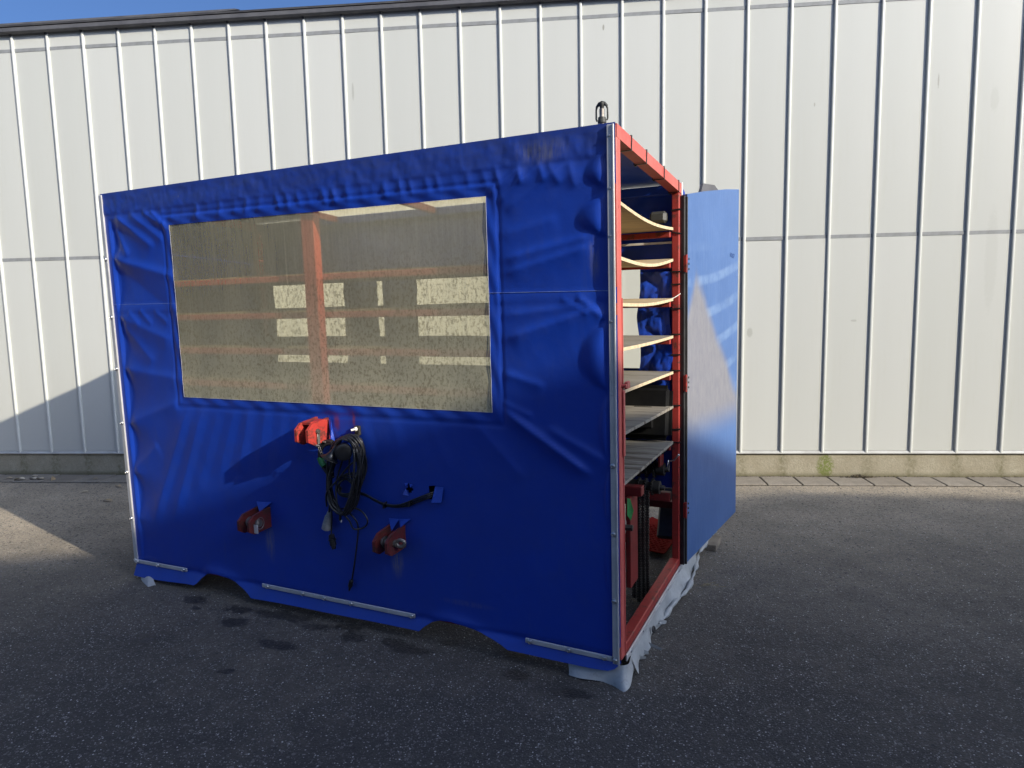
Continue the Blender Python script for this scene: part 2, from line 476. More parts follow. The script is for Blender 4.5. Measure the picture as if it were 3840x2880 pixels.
c = t.mix(t.ramp(t.noise(12, 6, .75), [(.35, 0.0), (.7, .6)]), (.92, .88, .72), (.72, .66, .48))
t.l.new(c, df.inputs[0]); t.l.new(c, tl.inputs[0])
m = t.new('ShaderNodeMixShader'); m.inputs[0].default_value = .62
t.l.new(df.outputs[0], m.inputs[1]); t.l.new(tl.outputs[0], m.inputs[2]); t.l.new(m.outputs[0], t.out.inputs[0])
M_rooflight = t.m

# red paint, faded, with chips
def redpaint(name, a, b, chip=.0):
    t = NT(name)
    n = t.noise(5, 6, .65)
    c = t.mix(t.ramp(n, [(.3, 0.0), (.7, 1.0)]), a, b)
    ru = t.ramp(t.noise(22, 6, .75), [(.62 - chip, 0.0), (.70 - chip, 1.0)])
    c = t.mix(t.math('MULTIPLY', ru, .8), c, (.06, .03, .022))
    t.bump(t.noise(45, 4), .12, .004)
    return t.fin(c, .5 if 'tread' not in name else .95, spec=.35 if 'tread' not in name else .05)
M_red = redpaint('red_paint', (.40, .068, .055), (.50, .12, .10))
M_rail = redpaint('red_rail_paint', (.52, .08, .06), (.62, .14, .11))
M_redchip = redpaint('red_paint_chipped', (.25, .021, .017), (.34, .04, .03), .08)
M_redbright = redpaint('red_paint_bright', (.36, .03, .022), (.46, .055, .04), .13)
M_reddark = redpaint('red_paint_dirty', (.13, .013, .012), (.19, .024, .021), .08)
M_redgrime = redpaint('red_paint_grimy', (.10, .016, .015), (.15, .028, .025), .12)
M_tread = redpaint('red_tread', (.13, .006, .005), (.18, .012, .010), .05)
M_alu = worn('aluminium', (.60, .59, .57), (.46, .46, .45), 7, .42, .35, bump=.08, bscale=120)
M_bolt = worn('zinc_bolt', (.62, .62, .6), (.5, .5, .5), 30, .28, .9, bump=.05)
M_steel = worn('dull_steel', (.28, .26, .24), (.13, .11, .09), 14, .5, .7, bump=.2)
M_greasy = worn('greasy_steel', (.035, .033, .03), (.075, .068, .055), 16, .45, .5, bump=.25)
M_rubber = worn('black_rubber', (.012, .012, .013), (.03, .03, .03), 12, .5, bump=.12)
M_rubberfade = worn('faded_rubber', (.022, .023, .02), (.05, .052, .042), 25, .6, bump=.4)
M_cable = worn('black_cable', (.012, .012, .013), (.022, .022, .024), 20, .42, bump=.05)
M_plastic = worn('black_plastic', (.01, .01, .011), (.02, .02, .02), 9, .28, bump=.04)
M_greyplug = worn('grey_plug', (.20, .20, .195), (.12, .12, .115), 40, .5, bump=.1, lo=.5, hi=.7)
M_green = worn('green_tape', (.03, .22, .05), (.02, .12, .03), 20, .5)
M_white = worn('white_plastic', (.7, .68, .62), (.55, .52, .45), 20, .45)
M_tie = M_plastic
t = NT('plywood')
gn = t.noise(1.0, 7, .7, t.mapped((3, 40, 40)))
c = t.mix(t.ramp(gn, [(.3, 0.0), (.7, 1.0)]), (.40, .30, .17), (.52, .41, .25))
c = t.mix(t.math('MULTIPLY', t.ramp(t.noise(1.0, 6, .7, t.mapped((2, 9, 9))), [(.45, 0.0), (.7, .75)]), 1.0), c, (.20, .185, .15))
t.bump(gn, .15, .003)
M_ply = t.fin(c, .75, spec=.2)
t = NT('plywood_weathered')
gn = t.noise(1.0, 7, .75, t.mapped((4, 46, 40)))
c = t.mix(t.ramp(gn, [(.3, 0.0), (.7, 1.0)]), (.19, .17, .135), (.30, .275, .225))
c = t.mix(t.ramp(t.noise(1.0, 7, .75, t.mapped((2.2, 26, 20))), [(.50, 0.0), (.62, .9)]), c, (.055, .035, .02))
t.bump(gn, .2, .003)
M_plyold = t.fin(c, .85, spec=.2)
M_plyedge = worn('plywood_edge', (.58, .46, .29), (.42, .33, .2), 30, .8)
M_wood = worn('old_wood', (.26, .22, .165), (.16, .13, .095), 9, .85, bump=.4)
# skirt of grey tarpaulin
t = NT('grey_tarpaulin')
c = t.mix(t.ramp(t.noise(8, 6, .7), [(.35, 0.0), (.7, 1.0)]), (.30, .315, .31), (.43, .44, .43))
c = t.mix(t.ramp(t.noise(26, 5, .7), [(.55, 0.0), (.75, .6)]), c, (.16, .15, .12))
t.bump(t.noise(30, 4), .15, .006)
M_skirt = t.fin(c, .5, spec=.35)
# door: blue coated ply with a grey fan and pale curved bands
t = NT('door_blue')
o = t.sep()
n1 = t.noise(3, 6, .65); n2 = t.noise(1.0, 6, .75, t.mapped((60, 60, 5)))
c = t.mix(t.ramp(n1, [(.3, 0.0), (.7, 1.0)]), (.042, .10, .25), (.064, .135, .31))
c = t.mix(t.math('MULTIPLY', t.ramp(n2, [(.5, 0.0), (.75, 1.0)]), .22), c, (.2, .28, .45))
# X runs across the door from the hinge (0..0.85), Z upwards
wav = t.math('ADD', o['Z'], t.math('MULTIPLY', t.math('MULTIPLY', o['X'], o['X']), -.16))
bw = t.math('SINE', t.math('MULTIPLY', wav, 33.0))
band = t.math('MULTIPLY', t.rng(bw, .35, .95), t.ramp(t.noise(4, 5, .7), [(.38, 0.0), (.62, .6)]))
band = t.math('MULTIPLY', band, t.math('MULTIPLY', t.rng(o['Z'], .85, 1.0), t.rng(o['Z'], 1.85, 1.6)))
c = t.mix(t.math('MULTIPLY', band, .8), c, (.21, .31, .46))
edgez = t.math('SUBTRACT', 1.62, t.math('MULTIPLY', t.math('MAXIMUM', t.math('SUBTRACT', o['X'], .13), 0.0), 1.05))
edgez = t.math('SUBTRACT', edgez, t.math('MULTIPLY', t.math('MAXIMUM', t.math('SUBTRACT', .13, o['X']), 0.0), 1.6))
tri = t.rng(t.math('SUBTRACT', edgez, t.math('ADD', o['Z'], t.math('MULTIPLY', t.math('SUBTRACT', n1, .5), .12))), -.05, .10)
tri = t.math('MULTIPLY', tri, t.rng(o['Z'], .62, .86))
fan_grey = t.mix(t.ramp(t.noise(1.0, 6, .8, t.mapped((26, 26, 9))), [(.3, 0.0), (.7, 1.0)]), (.14, .14, .16), (.21, .205, .205))
c = t.mix(t.math('MULTIPLY', tri, .93), c, fan_grey)
c = t.mix(t.ramp(t.voro(5.0, t.mapped((1, 1, .6))), [(.0, .6), (.02, 0.0)]), c, (.4, .42, .4))
t.bump(t.math('ADD', n2, t.math('MULTIPLY', bw, .12)), .12, .006)
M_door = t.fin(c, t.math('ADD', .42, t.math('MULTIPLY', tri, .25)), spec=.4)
M_stamp = worn('dark_blue_ink', (.02, .06, .2), (.04, .09, .24), 30, .6)
t = NT('dry_leaf')
oi = t.new('ShaderNodeObjectInfo')
M_leaf = t.fin(t.mix(oi.outputs['Random'], (.34, .25, .14), (.62, .55, .42)), .8)
M_straw = worn('straw', (.36, .30, .18), (.2, .16, .09), 30, .8)
M_twig = worn('moss_and_twigs', (.035, .03, .018), (.10, .075, .04), 30, .9)
M_seat = worn('black_vinyl', (.006, .006, .0065), (.012, .012, .011), 7, .8, bump=.1)
M_seat.node_tree.nodes['Principled BSDF'].inputs['Specular IOR Level'].default_value = .12
M_lampgrey = worn('lamp_housing', (.06, .062, .055), (.04, .04, .036), 10, .5)

# ------------------------------------------------------------------ ground
YW = 6.3245
def sheet(name, x0, x1, y0, y1, z, mat):
    b = MB().add([(x0, y0, z), (x1, y0, z), (x1, y1, z), (x0, y1, z)], [(0, 1, 2, 3)])
    return b.build(name, mat)
g = sheet('asphalt', -400, 400, -400, 400, 0.0, M_asphalt)
tag(g, 'dark worn asphalt yard with pale chippings and oil stains', kind='structure')

pav = sheet('pavement', -12, 12, 6.03, YW + .02, 0.004, M_soil)
tag(pav, 'row of square concrete slabs along the plinth of the hall', kind='structure')
slab = MB().box((-.142, -.139, -.03), (.142, .139, .012), .005).mesh('slab', M_slab)
x = 1.78 - .2935 * 46
while x < 12:
    inst('slab', slab, pav, (x, 6.035 + .141, random.uniform(-.0015, .002)),
         (random.uniform(-.008, .008), random.uniform(-.01, .01), random.uniform(-.006, .006)))
    x += .2935 + random.uniform(-.002, .002)

# ------------------------------------------------------------------ hall
hall = empty('warehouse', (0, YW, 0))
tag(hall, 'long pale grey hall clad in ribbed steel panels behind the blue cabin', 'building')
Z0, ZM, ZT, ZG = .2186, 2.1264, 4.0404, 4.165
xs = list(RIBS)
a = xs[0]
while a > -11.5:
    a -= .351; xs.insert(0, a)
a = xs[-1]
while a < 11.5:
    a += .374; xs.append(a)
cache = {}
def panel_mesh(w, h):
    k = (round(w, 3), round(h, 3))
    if k not in cache:
        # gently cushioned sheet with folded edges
        nx, nz = 6, 6 if h > 1 else 2
        b = MB(); vs = []; fs = []
        for j in range(nz + 1):
            for i in range(nx + 1):
                u = i / nx; v = j / nz
                bow = 4 * u * (1 - u) * .0022 * (1 if 0 < j < nz else .6)
                vs.append((u * w, -bow, v * h))
        for j in range(nz):
            for i in range(nx):
                q = j * (nx + 1) + i
                fs.append((q, q + 1, q + nx + 2, q + nx + 1))
        b.add(vs, fs)
        n0 = len(b.v)
        b.v += [(0, .04, 0), (w, .04, 0), (w, .04, h), (0, .04, h)]
        c00, c10, c11, c01 = 0, nx, (nz + 1) * (nx + 1) - 1, nz * (nx + 1)
        b.f += [(c00, n0, n0 + 1) + tuple(range(nx, 0, -1))[:],
                (c01, ) + tuple(range(c01 + 1, c11 + 1)) + (n0 + 2, n0 + 3)]
        b.f += [tuple([c00] + [r * (nx + 1) for r in range(1, nz + 1)] + [n0 + 3, n0]),
                tuple([c10] + [n0 + 1, n0 + 2] + [r * (nx + 1) + nx for r in range(nz, 0, -1)])]
        cache[k] = b.mesh('panel', M_panel, 30)
    return cache[k]
JH = .03
for i in range(len(xs) - 1):
    x0, x1 = xs[i] + .004, xs[i + 1] - .004
    w = x1 - x0
    for (za, zb) in ((Z0 + .03, ZM - JH / 2), (ZM + JH / 2, ZT - JH / 2), (ZT + JH / 2, ZG + .05)):
        inst('panel', panel_mesh(w, zb - za), hall, (x0, random.uniform(-.0008, .0008), za), (random.uniform(-.0012, .0012), 0, random.uniform(-.005, .005)))
# ribs: rounded caps, one per joint
rib = MB()
prof = [(-.0125, .004), (-.0125, -.011), (-.0085, -.0165), (-.003, -.0185), (.004, -.0185), (.009, -.0165), (.0125, -.011), (.0125, .004)]
rib.prism(prof, (Z0 + .012, ZG + .03), 2)
ribm = rib.mesh('rib', M_rib, 30)
for x in xs:
    inst('rib', ribm, hall, (x, 0, 0), (0, 0, 0))
for zc in (ZM, ZT):
    js = {}
    for i in range(len(xs) - 1):
        w = round(xs[i + 1] - xs[i] - .026, 3)
        if w not in js:
            js[w] = MB().box((0, -.003, -JH / 2 - .001), (w, .02, JH / 2 + .001), .0012).mesh('joint_strip', M_joint)
        o = inst('joint_strip', js[w], hall, (xs[i] + .013, 0, zc + random.uniform(-.002, .002)), (0, random.uniform(-.004, .004), 0))
MB().prism([(-.018, Z0 + .004), (-.018, Z0 + .010), (-.006, Z0 + .028), (.03, Z0 + .028), (.03, Z0 + .004)], (-11.8, 11.8), 0).build('base_flashing', M_flash, hall)
MB().box((-11.8, .006, -.3), (11.8, .3, Z0 + .004), .0).build('plinth', M_plinth, hall)
# gutter and roof edge
gut = MB()
gut.prism([(.01, 4.176), (-.050, 4.176), (-.064, 4.188), (-.064, 4.220), (-.057, 4.224), (-.053, 4.217), (-.053, 4.19), (.01, 4.188)], (-11.9, 11.9), 0)
gut.build('gutter', M_gutter, hall)
MB().prism([(-.070, 4.227), (-.070, 4.243), (9.0, 4.42), (9.0, 4.38)], (-12, 12), 0).build('roof', M_roofdark, hall)
clipm = MB().box((-.010, -.030, 4.160), (.010, .004, 4.177), .002).mesh('gutter_bracket', M_roofdark)
for x in xs:
    inst('gutter_bracket', clipm, hall, (x, 0, 0))
MB().box((-11.8, .045, .0), (11.8, .30, 4.25)).build('core_wall', M_shed, hall)
MB().box((-11.8, .30, .0), (11.8, 8.9, 4.2)).build('hall_body', M_shed, hall)
MB().prism([(-11.0, 4.243), (-11.0, 4.247), (-3.0, 4.262), (-2.96, 4.252), (-3.2, 4.243)], (-.068, -.05), 1).build('loose_edge_strip', M_gutter, hall)

# ------------------------------------------------------------------ gabled shed opposite that shades the yard
shed = empty('gabled_shed', (17.8, -5, 0))
tag(shed, 'big plain gabled shed across the yard whose shade covers the asphalt', 'building')
P = [(-15.5, 0), (-15.5, 5.98), (-7.3, 7.32), (0, 8.6), (15, 7.1), (15, 0)]
MB().prism(P, (-30, 0), 1).build('wall', M_shed, shed)
rf = [(-15.7, 5.95), (-7.3, 7.33), (0, 8.62), (15.3, 7.08), (15.3, 7.0), (0, 8.54), (-7.3, 7.25), (-15.7, 5.87)]
MB().prism(rf, (-30.2, .12), 1).build('roof', M_roofdark, shed)
dm = MB(); dm.box((-2.2, .0, 0), (2.2, .05, 4.2)); dm.build('door', M_gutter, shed)

# ------------------------------------------------------------------ the blue cabin
CL = Vector((-2.6666, 3.8302, .1043))
CR = Euler((.0125309, -.0037695, -.353564), 'XYZ')
W, D, H, RD = 3.0286, 1.1524, 2.1603, .0738
cabin = empty('tarpaulin_cabin', CL, CR)
tag(cabin, 'blue tarpaulin covered cabin on a red frame with foil window and open end', 'cabin')
rng = np.random.default_rng(3)
def roofw(v): return H - RD * v / D

# bottom hem with the two tyre arches
BOT = [(0, -.080), (.12, -.082), (.30, -.075), (.45, -.066), (.513, -.064), (.535, -.05), (.565, -.018), (.60, .008), (.64, .019), (.70, .022), (.77, .014),
       (.83, -.002), (.89, -.026), (.93, -.048), (.957, -.066), (1.1, -.064), (1.4, -.06), (1.7, -.056), (2.0, -.053), (2.035, -.053), (2.06, -.03), (2.10, -.002),
       (2.15, .016), (2.21, .022), (2.28, .014), (2.36, -.002), (2.43, -.022), (2.475, -.038), (2.505, -.052), (2.7, -.055), (2.9, -.055), (2.97, -.052), (3.0, -.04), (3.03, -.012)]
bx, bz = np.array(BOT).T
UL, UR, WB, WT0, WT1 = .545, 2.460, 1.0225, 1.955, 1.939
ucols = np.unique(np.concatenate([np.linspace(0.002, UL, 66), np.linspace(UL, UR, 200), np.linspace(UR, W - .004, 76), bx[(bx > 0.01) & (bx < 3.02)]]).round(4))
ucols = ucols[np.concatenate([[True], np.diff(ucols) > .0015]) | np.isin(ucols, [UL, UR])]
n1, n2, n3 = 96, 84, 34
rows = []
U = np.repeat(ucols[None], n1 + n2 + n3 + 1, 0)
bot = np.interp(ucols, bx, bz)
wt = np.interp(ucols, [UL, UR], [WT0, WT1])
Wg = np.concatenate([bot + (WB - bot) * s for s in np.linspace(0, 1, n1, endpoint=False)[:, None]] ).reshape(n1, -1)
Wg = np.concatenate([Wg, (WB + (wt - WB) * np.linspace(0, 1, n2, endpoint=False)[:, None]), (wt + (H + .004 - wt) * np.linspace(0, 1, n3 + 1)[:, None])])
def gauss(x, s): return np.exp(-(x / s) ** 2)
def ridge(u, w, a, b, s, amp, t0=.15, s2=None):
    """fold from a to b, tapering at both ends"""
    ax, aw = a; bx_, bw = b
    dx, dw = bx_ - ax, bw - aw; L = math.hypot(dx, dw)
    t = ((u - ax) * dx + (w - aw) * dw) / (L * L)
    dd = ((u - ax) * -dw + (w - aw) * dx) / L
    e = np.clip(np.minimum(t / t0, (1 - t) / t0), 0, 1); e = e * e * (3 - 2 * e)
    ss = np.where(dd > 0, s, s2 or s)
    return amp * e * np.exp(-(np.abs(dd) / ss) ** 1.3)
def nz(u, w, fu, fw, seed, oct=3):
    out = np.empty(u.shape)
    for idx in np.ndindex(u.shape):
        out[idx] = noise.fractal(Vector((u[idx] * fu, w[idx] * fw, seed)), 1.0, 2.0, oct)
    return out
LB = [2.16, 1.80, 1.47, 1.17, .85, .553, .27, .01]
RB = [2.14, 1.92, 1.74, 1.41, 1.12, .83, .545, .258, .0]
def between(w, B):
    s = np.zeros_like(w); B = sorted(B)
    for a, b in zip(B[:-1], B[1:]):
        k = (w >= a) & (w < b)
        s[k] = np.sin(np.pi * (w[k] - a) / (b - a)) ** .8 * min(1.0, (b - a) / .3)
    return s
u, w = U, Wg
disp = .0045 * nz(u, w, 1.1, 1.4, 1.0) + .0010 * nz(u, w, 9, 6, 5.0)
env = np.clip(np.minimum(u / .05, (W - u) / .05), 0, 1) * np.clip((H - w) / .05, 0, 1)
disp *= env
# left column
sl = between(w, LB)
for wa, wb in zip(LB[:-1], LB[1:]):
    d_ = .017 * min(1.0, (wa - wb) / .3)
    if wa > 2.1: wa = 2.02
    if wb < .2: d_ *= .5
    tt = np.clip((wa - w) / (wa - wb), 0, 1)
    s = np.sin(np.pi * tt ** .85) ** .7 * ((w > wb) & (w < wa))
    ue = .02 + .062 * s
    disp += np.where(u < ue, -d_ * s * (u / ue) ** .8, -d_ * s * np.exp(-np.abs((u - ue) / (.05 + .05 * s)) ** 1.3))
for a, b, s, s2, amp in (((.06, 1.80), (.56, 1.68), .022, .05, .014), ((.06, 1.76), (.5, 1.50), .05, .08, -.007), ((.10, 2.04), (.42, 1.84), .02, .04, .013), ((.22, 2.05), (.50, 1.87), .02, .035, .011),
                     ((.33, 2.05), (.56, 1.92), .016, .026, .011), ((.40, 2.045), (.52, 1.955), .008, .016, .010), ((.09, 1.97), (.20, 1.80), .02, .03, .010),
                     ((.06, 1.47), (.50, 1.33), .03, .07, .012), ((.08, 1.43), (.34, 1.20), .03, .05, .008), ((.06, 1.17), (.54, 1.12), .03, .07, .010),
                     ((.06, .85), (.52, 1.00), .03, .05, .010), ((.14, 1.50), (.24, 1.42), .012, .02, .006), ((.24, 1.51), (.34, 1.42), .012, .02, .007), ((.36, 1.50), (.47, 1.43), .012, .02, .006),
                     ((.05, .56), (.30, .74), .03, .05, .008)):
    disp += ridge(u, w, a, b, s, amp * .9, .15, s2)
# fan of gathers below the window
for k, (ua, ub, wb, amp) in enumerate(((.60, .16, .20, .020), (.71, .34, .24, .018), (.83, .56, .46, .014), (.94, .74, .55, .013), (1.04, .90, .60, .012), (1.15, 1.05, .64, .010),
                                       (1.26, 1.19, .66, .010), (1.37, 1.32, .70, .009), (1.62, 1.62, .76, .010), (1.74, 1.78, .74, .009), (1.90, 1.98, .78, .006), (2.1, 2.25, .7, .005))):
    disp += ridge(u, w, (ua, 1.02), (ub, wb), .036 + .02 * (k < 2), amp * (.55 if k < 2 else rng.uniform(.16, .42)), .22)
    disp -= ridge(u, w, (ua + .055, 1.02), (ub + .06, wb), .030, amp * .12, .22)
# right part: sharp tension folds from bolts to the window hem
for a, b, s, s2, amp in (((2.51, 1.335), (2.99, 1.475), .016, .060, .013), ((2.51, 1.44), (2.9, 1.478), .012, .03, .006), ((2.51, 1.67), (2.97, 1.76), .013, .05, .010), ((2.51, 1.61), (2.95, 1.715), .013, .05, .009),
                     ((2.51, 1.77), (2.8, 1.83), .02, .05, .005), ((2.49, 1.055), (2.93, .77), .012, .035, .019), ((2.50, 1.075), (2.66, 1.01), .008, .02, .006),
                     ((2.70, .98), (3.0, .83), .014, .04, .008), ((2.51, 1.20), (2.72, 1.14), .012, .03, .007), ((2.34, 1.00), (2.62, .72), .03, .06, .005),
                     ((2.47, 1.94), (2.62, 2.04), .010, .02, .007), ((2.50, 1.90), (2.72, 2.05), .012, .025, .008), ((2.53, 1.86), (2.84, 2.05), .015, .03, .007),
                     ((2.74, 2.05), (2.80, 1.95), .02, .02, .006), ((2.83, 2.05), (2.86, 1.93), .02, .02, .005), ((2.85, 1.52), (2.98, 1.42), .012, .02, .009), ((2.78, 1.51), (2.92, 1.44), .010, .015, .005)):
    disp += ridge(u, w, a, b, s, amp, .2, s2)
# lens shaped buckles along the right trim
for wa, wb, uc, amp in ((2.06, 1.93, 2.895, .014), (1.90, 1.745, 2.855, .020), (1.40, 1.14, 2.86, .019), (1.11, .85, 2.94, .012), (.80, .57, 2.96, .010), (.52, .27, 2.96, .008)):
    tt = np.clip((w - wb) / (wa - wb), 0, 1); s = np.sin(np.pi * tt) ** .55 * ((w > wb) & (w < wa))
    ue = W - .046 - (W - .046 - uc) * s            # inner outline of the buckle
    q = np.clip((u - ue) / (W - .045 - ue + 1e-4), 0, 1)
    prof_ = np.where(q < .62, np.sin(q / .62 * np.pi / 2) ** 1.3, np.cos((q - .62) / .38 * np.pi / 2))
    disp += amp * .85 * s * prof_ * ((u > ue) & (u < W - .042))
# welded head band with crinkles and the row of gathers below it
band = 1 / (1 + np.exp(-(w - 2.045) / .004))
disp += .004 * band
disp += band * .0035 * nz(u, w, 16, 10, 9.0, 3) * np.clip((H - w) / .03, 0, 1)
gath = np.zeros_like(u)
uu = .50
while uu < 2.72:
    gath += ridge(u, w, (uu, 2.062), (uu + .03 * (1 if uu > 1.3 else -1) * rng.uniform(.2, 1.2), 1.962), rng.uniform(.013, .021), rng.uniform(.002, .0095), .35)
    uu += rng.uniform(.045, .105)
disp += gath
disp += .0025 * gauss(w - 1.985, .03)
# welded hem round the window
du = np.maximum(UL - u, u - UR); dw_ = np.maximum(WB - w, w - np.interp(u, [UL, UR], [WT0, WT1]))
ring = np.maximum(du, dw_)
disp += .0022 / (1 + np.exp((ring - .045) / .0012)) - .0035 * gauss(ring - .055, .008)
disp += .003 * gauss(ring - .02, .02) * np.sin(u * 40 + w * 33)
# lap seam
disp += .0026 * (1 / (1 + np.exp(-(w - 1.492) / .002))) * (1 / (1 + np.exp((w - 1.535) / .0015))) * ((u < UL) | (u > UR))
# free hem under the clamping strips kicks outwards
disp += .030 * np.clip((-.004 - w) / .075, 0, 1.2) ** 1.1 * np.clip((W - u) / .02, 0.2, 1)
arch = (w - np.interp(u, bx, bz))
for c_ in (.74, 2.26):
    disp += .016 * gauss(arch, .035) * gauss(u - c_, .2)
disp -= .007 * gauss(w - .006, .014) * np.clip(1 - np.abs(w - .006) / .06, 0, 1)
disp = np.where(u < .06, np.maximum(disp, .001), disp)
Xs = u - .004 * sl * gauss(u, .03)
FT = (disp, u, w)
cu = .5 * (u[:-1, :-1] + u[1:, 1:]); cw = .5 * (w[:-1, :-1] + w[1:, 1:])
keep = ~((cu > UL) & (cu < UR) & (np.arange(n1 + n2 + n3)[:, None] >= n1) & (np.arange(n1 + n2 + n3)[:, None] < n1 + n2))
hole = ((np.abs(cu - 2.008) / .020 + np.abs(cw - .640) / .024) < 1)
slitT = ((np.abs(cu - 2.133) < .018) & (np.abs(cw - .632) < .030))
keep &= ~hole & ~slitT
front = grid_obj('front_tarp', Xs, -disp - .004, w, keep, M_tarp, cabin)
# foil: shares the tarp's edge
kf = np.zeros_like(keep); kf[n1:n1 + n2] = True
kf &= (cu > UL) & (cu < UR)
fade = np.clip(np.minimum(np.minimum(u - UL, UR - u) / .15, np.minimum(w - WB, wt - w) / .15), 0, 1)
fd = disp * (1 - fade) + fade * .004 * nz(u, w, 3, 2.2, 21.0, 2)
film = grid_obj('window_foil', Xs, -fd - .002, w, kf, M_film, front)
def tarp_y(a, b):
    i = np.argmin(np.abs(ucols - a)); j = np.argmin(np.abs(Wg[:, i] - b)); return -disp[j, i] - .004
# pale cut edge of the foil and of the lap seam
eb = MB()
for seg in (((UL, WB), (UL, WT0)), ((UR, WB), (UR, WT1)), ((UL, WB), (UR, WB))):
    pts = [(seg[0][0] + (seg[1][0] - seg[0][0]) * k / 40, 0, seg[0][1] + (seg[1][1] - seg[0][1]) * k / 40) for k in range(41)]
    eb.tube([(p[0], tarp_y(p[0], p[2]) - .0015, p[2]) for p in pts], .0009, 5)
eb.build('foil_edge', M_filmedge, front)
sb = MB()
for (a, b, wa, wb) in ((.008, UL, 1.5405, 1.5375), (UR, W - .035, 1.537, 1.531)):
    sb.tube([(a + (b - a) * k / 30, tarp_y(a + (b - a) * k / 30, wa) - .0012, wa + (wb - wa) * k / 30) for k in range(31)], .0013, 5)
sb.build('lap_seam', M_seamline, front)

def bolt_mesh(r, t_):
    b = MB(); b.lathe([(r, 0), (r, t_ * .35), (r * .85, t_ * .8), (r * .5, t_), (r * .42, t_ * .72)], (0, 0, 0), (0, -1, 0), 12)
    return b.mesh('bolt', M_bolt, 40)
BOLT = bolt_mesh(.0115, .009); BOLTs = bolt_mesh(.005, .004)
# vertical aluminium trims, scalloped a little by the pull of the bolts
tr = MB(); tr.box((-.008, -.014, -.012), (.018, -.003, H - .002), .002)
trL = tr.build('side_trim', M_alu, cabin)
for b in LB[1:]: inst('bolt', BOLT, trL, (.006, -.014, b))
tr = MB(); tr.box((W - .036, -.018, -.018), (W - .009, -.006, H - .004), .002); tr.box((W - .014, -.022, -.018), (W - .006, -.0175, H - .004), .0015)
trR = tr.build('side_trim', M_alu, cabin)
for i, b in enumerate(RB): inst('bolt', BOLTs if i < 5 else BOLT, trR, (W - .025, -.018, b if i else 2.115))
for (a, b, wa, wb, bs) in ((.014, .441, .002, .008, (.02, .20, .415)), (1.023, 2.006, .010, .010, (1.062, 1.31, 1.455, 1.625, 1.99)), (2.588, W - .040, .004, -.002, (2.612, 2.795, 2.955))):
    m_ = MB(); m_.box((0, -.0045, -.011), (b - a, .0045, .011), .0025)
    s_ = m_.build('bottom_trim', M_alu, cabin)
    s_.location = (a, -.008, wa); s_.rotation_euler = (0, math.atan2(wa - wb, b - a), 0)
    for x in bs: inst('bolt', BOLT, s_, (x - a, -.0045, 0))

# frame of red square tube
T = .05
def bar(name, lo, hi, mat=M_red, bev=.004):
    return MB().box(lo, hi, bev).build(name, mat, cabin)
def sloped(name, u0, u1, v0, v1, dz0, dz1, mat=M_red):
    """bar along the depth that follows the roof fall"""
    vs = []
    for v in (v0, v1):
        for (uu_, dz) in ((u0, dz0), (u1, dz0), (u1, dz1), (u0, dz1)): vs.append((uu_, v, roofw(v) + dz))
    return MB().add(vs, [(0, 1, 2, 3), (7, 6, 5, 4), (0, 4, 5, 1), (1, 5, 6, 2), (2, 6, 7, 3), (3, 7, 4, 0)]).build(name, mat, cabin)
bar('post', (W - .042, -.004, -.005), (W, .046, H - .004))
bar('post', (W - .006, .0405, .0), (W + .004, .0465, 1.50), M_red, .001)
bar('post', (W - .04, D - .05, -.005), (W, D, roofw(D) - .05), M_redchip)
bar('post', (.01, .016, 0), (T, T, H - .06)); bar('post', (0, D - T, 0), (T, D, roofw(D) - .06))
bar('post', (1.435, .012, .10), (1.515, .060, H - .06), M_rail)
sloped('top_rail', W - T, W + .001, -.003, D + .001, -.05, 0.0)
sloped('top_rail', .001, T, .004, D - .002, -.055, -.006)
bar('top_rail', (.02, .006, H - .056), (W - T - .002, .05, H - .008)); bar('top_rail', (T, D - T, roofw(D) - .055), (W - T - .002, D - .004, roofw(D) - .006), M_tarp_in)
for x in (.74, 1.50, 2.28): sloped('rafter', x, x + .035, .052, D - T - .002, -.045, -.008)
bar('bottom_rail', (W - T, .048, -.004), (W, D - .052, .04), M_redchip)
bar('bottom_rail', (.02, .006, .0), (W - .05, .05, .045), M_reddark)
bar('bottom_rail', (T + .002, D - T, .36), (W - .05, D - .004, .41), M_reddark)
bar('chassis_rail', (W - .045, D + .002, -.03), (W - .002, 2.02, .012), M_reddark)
bar('chassis_rail', (.1, .4, .02), (W - .5, .46, .08), M_reddark)
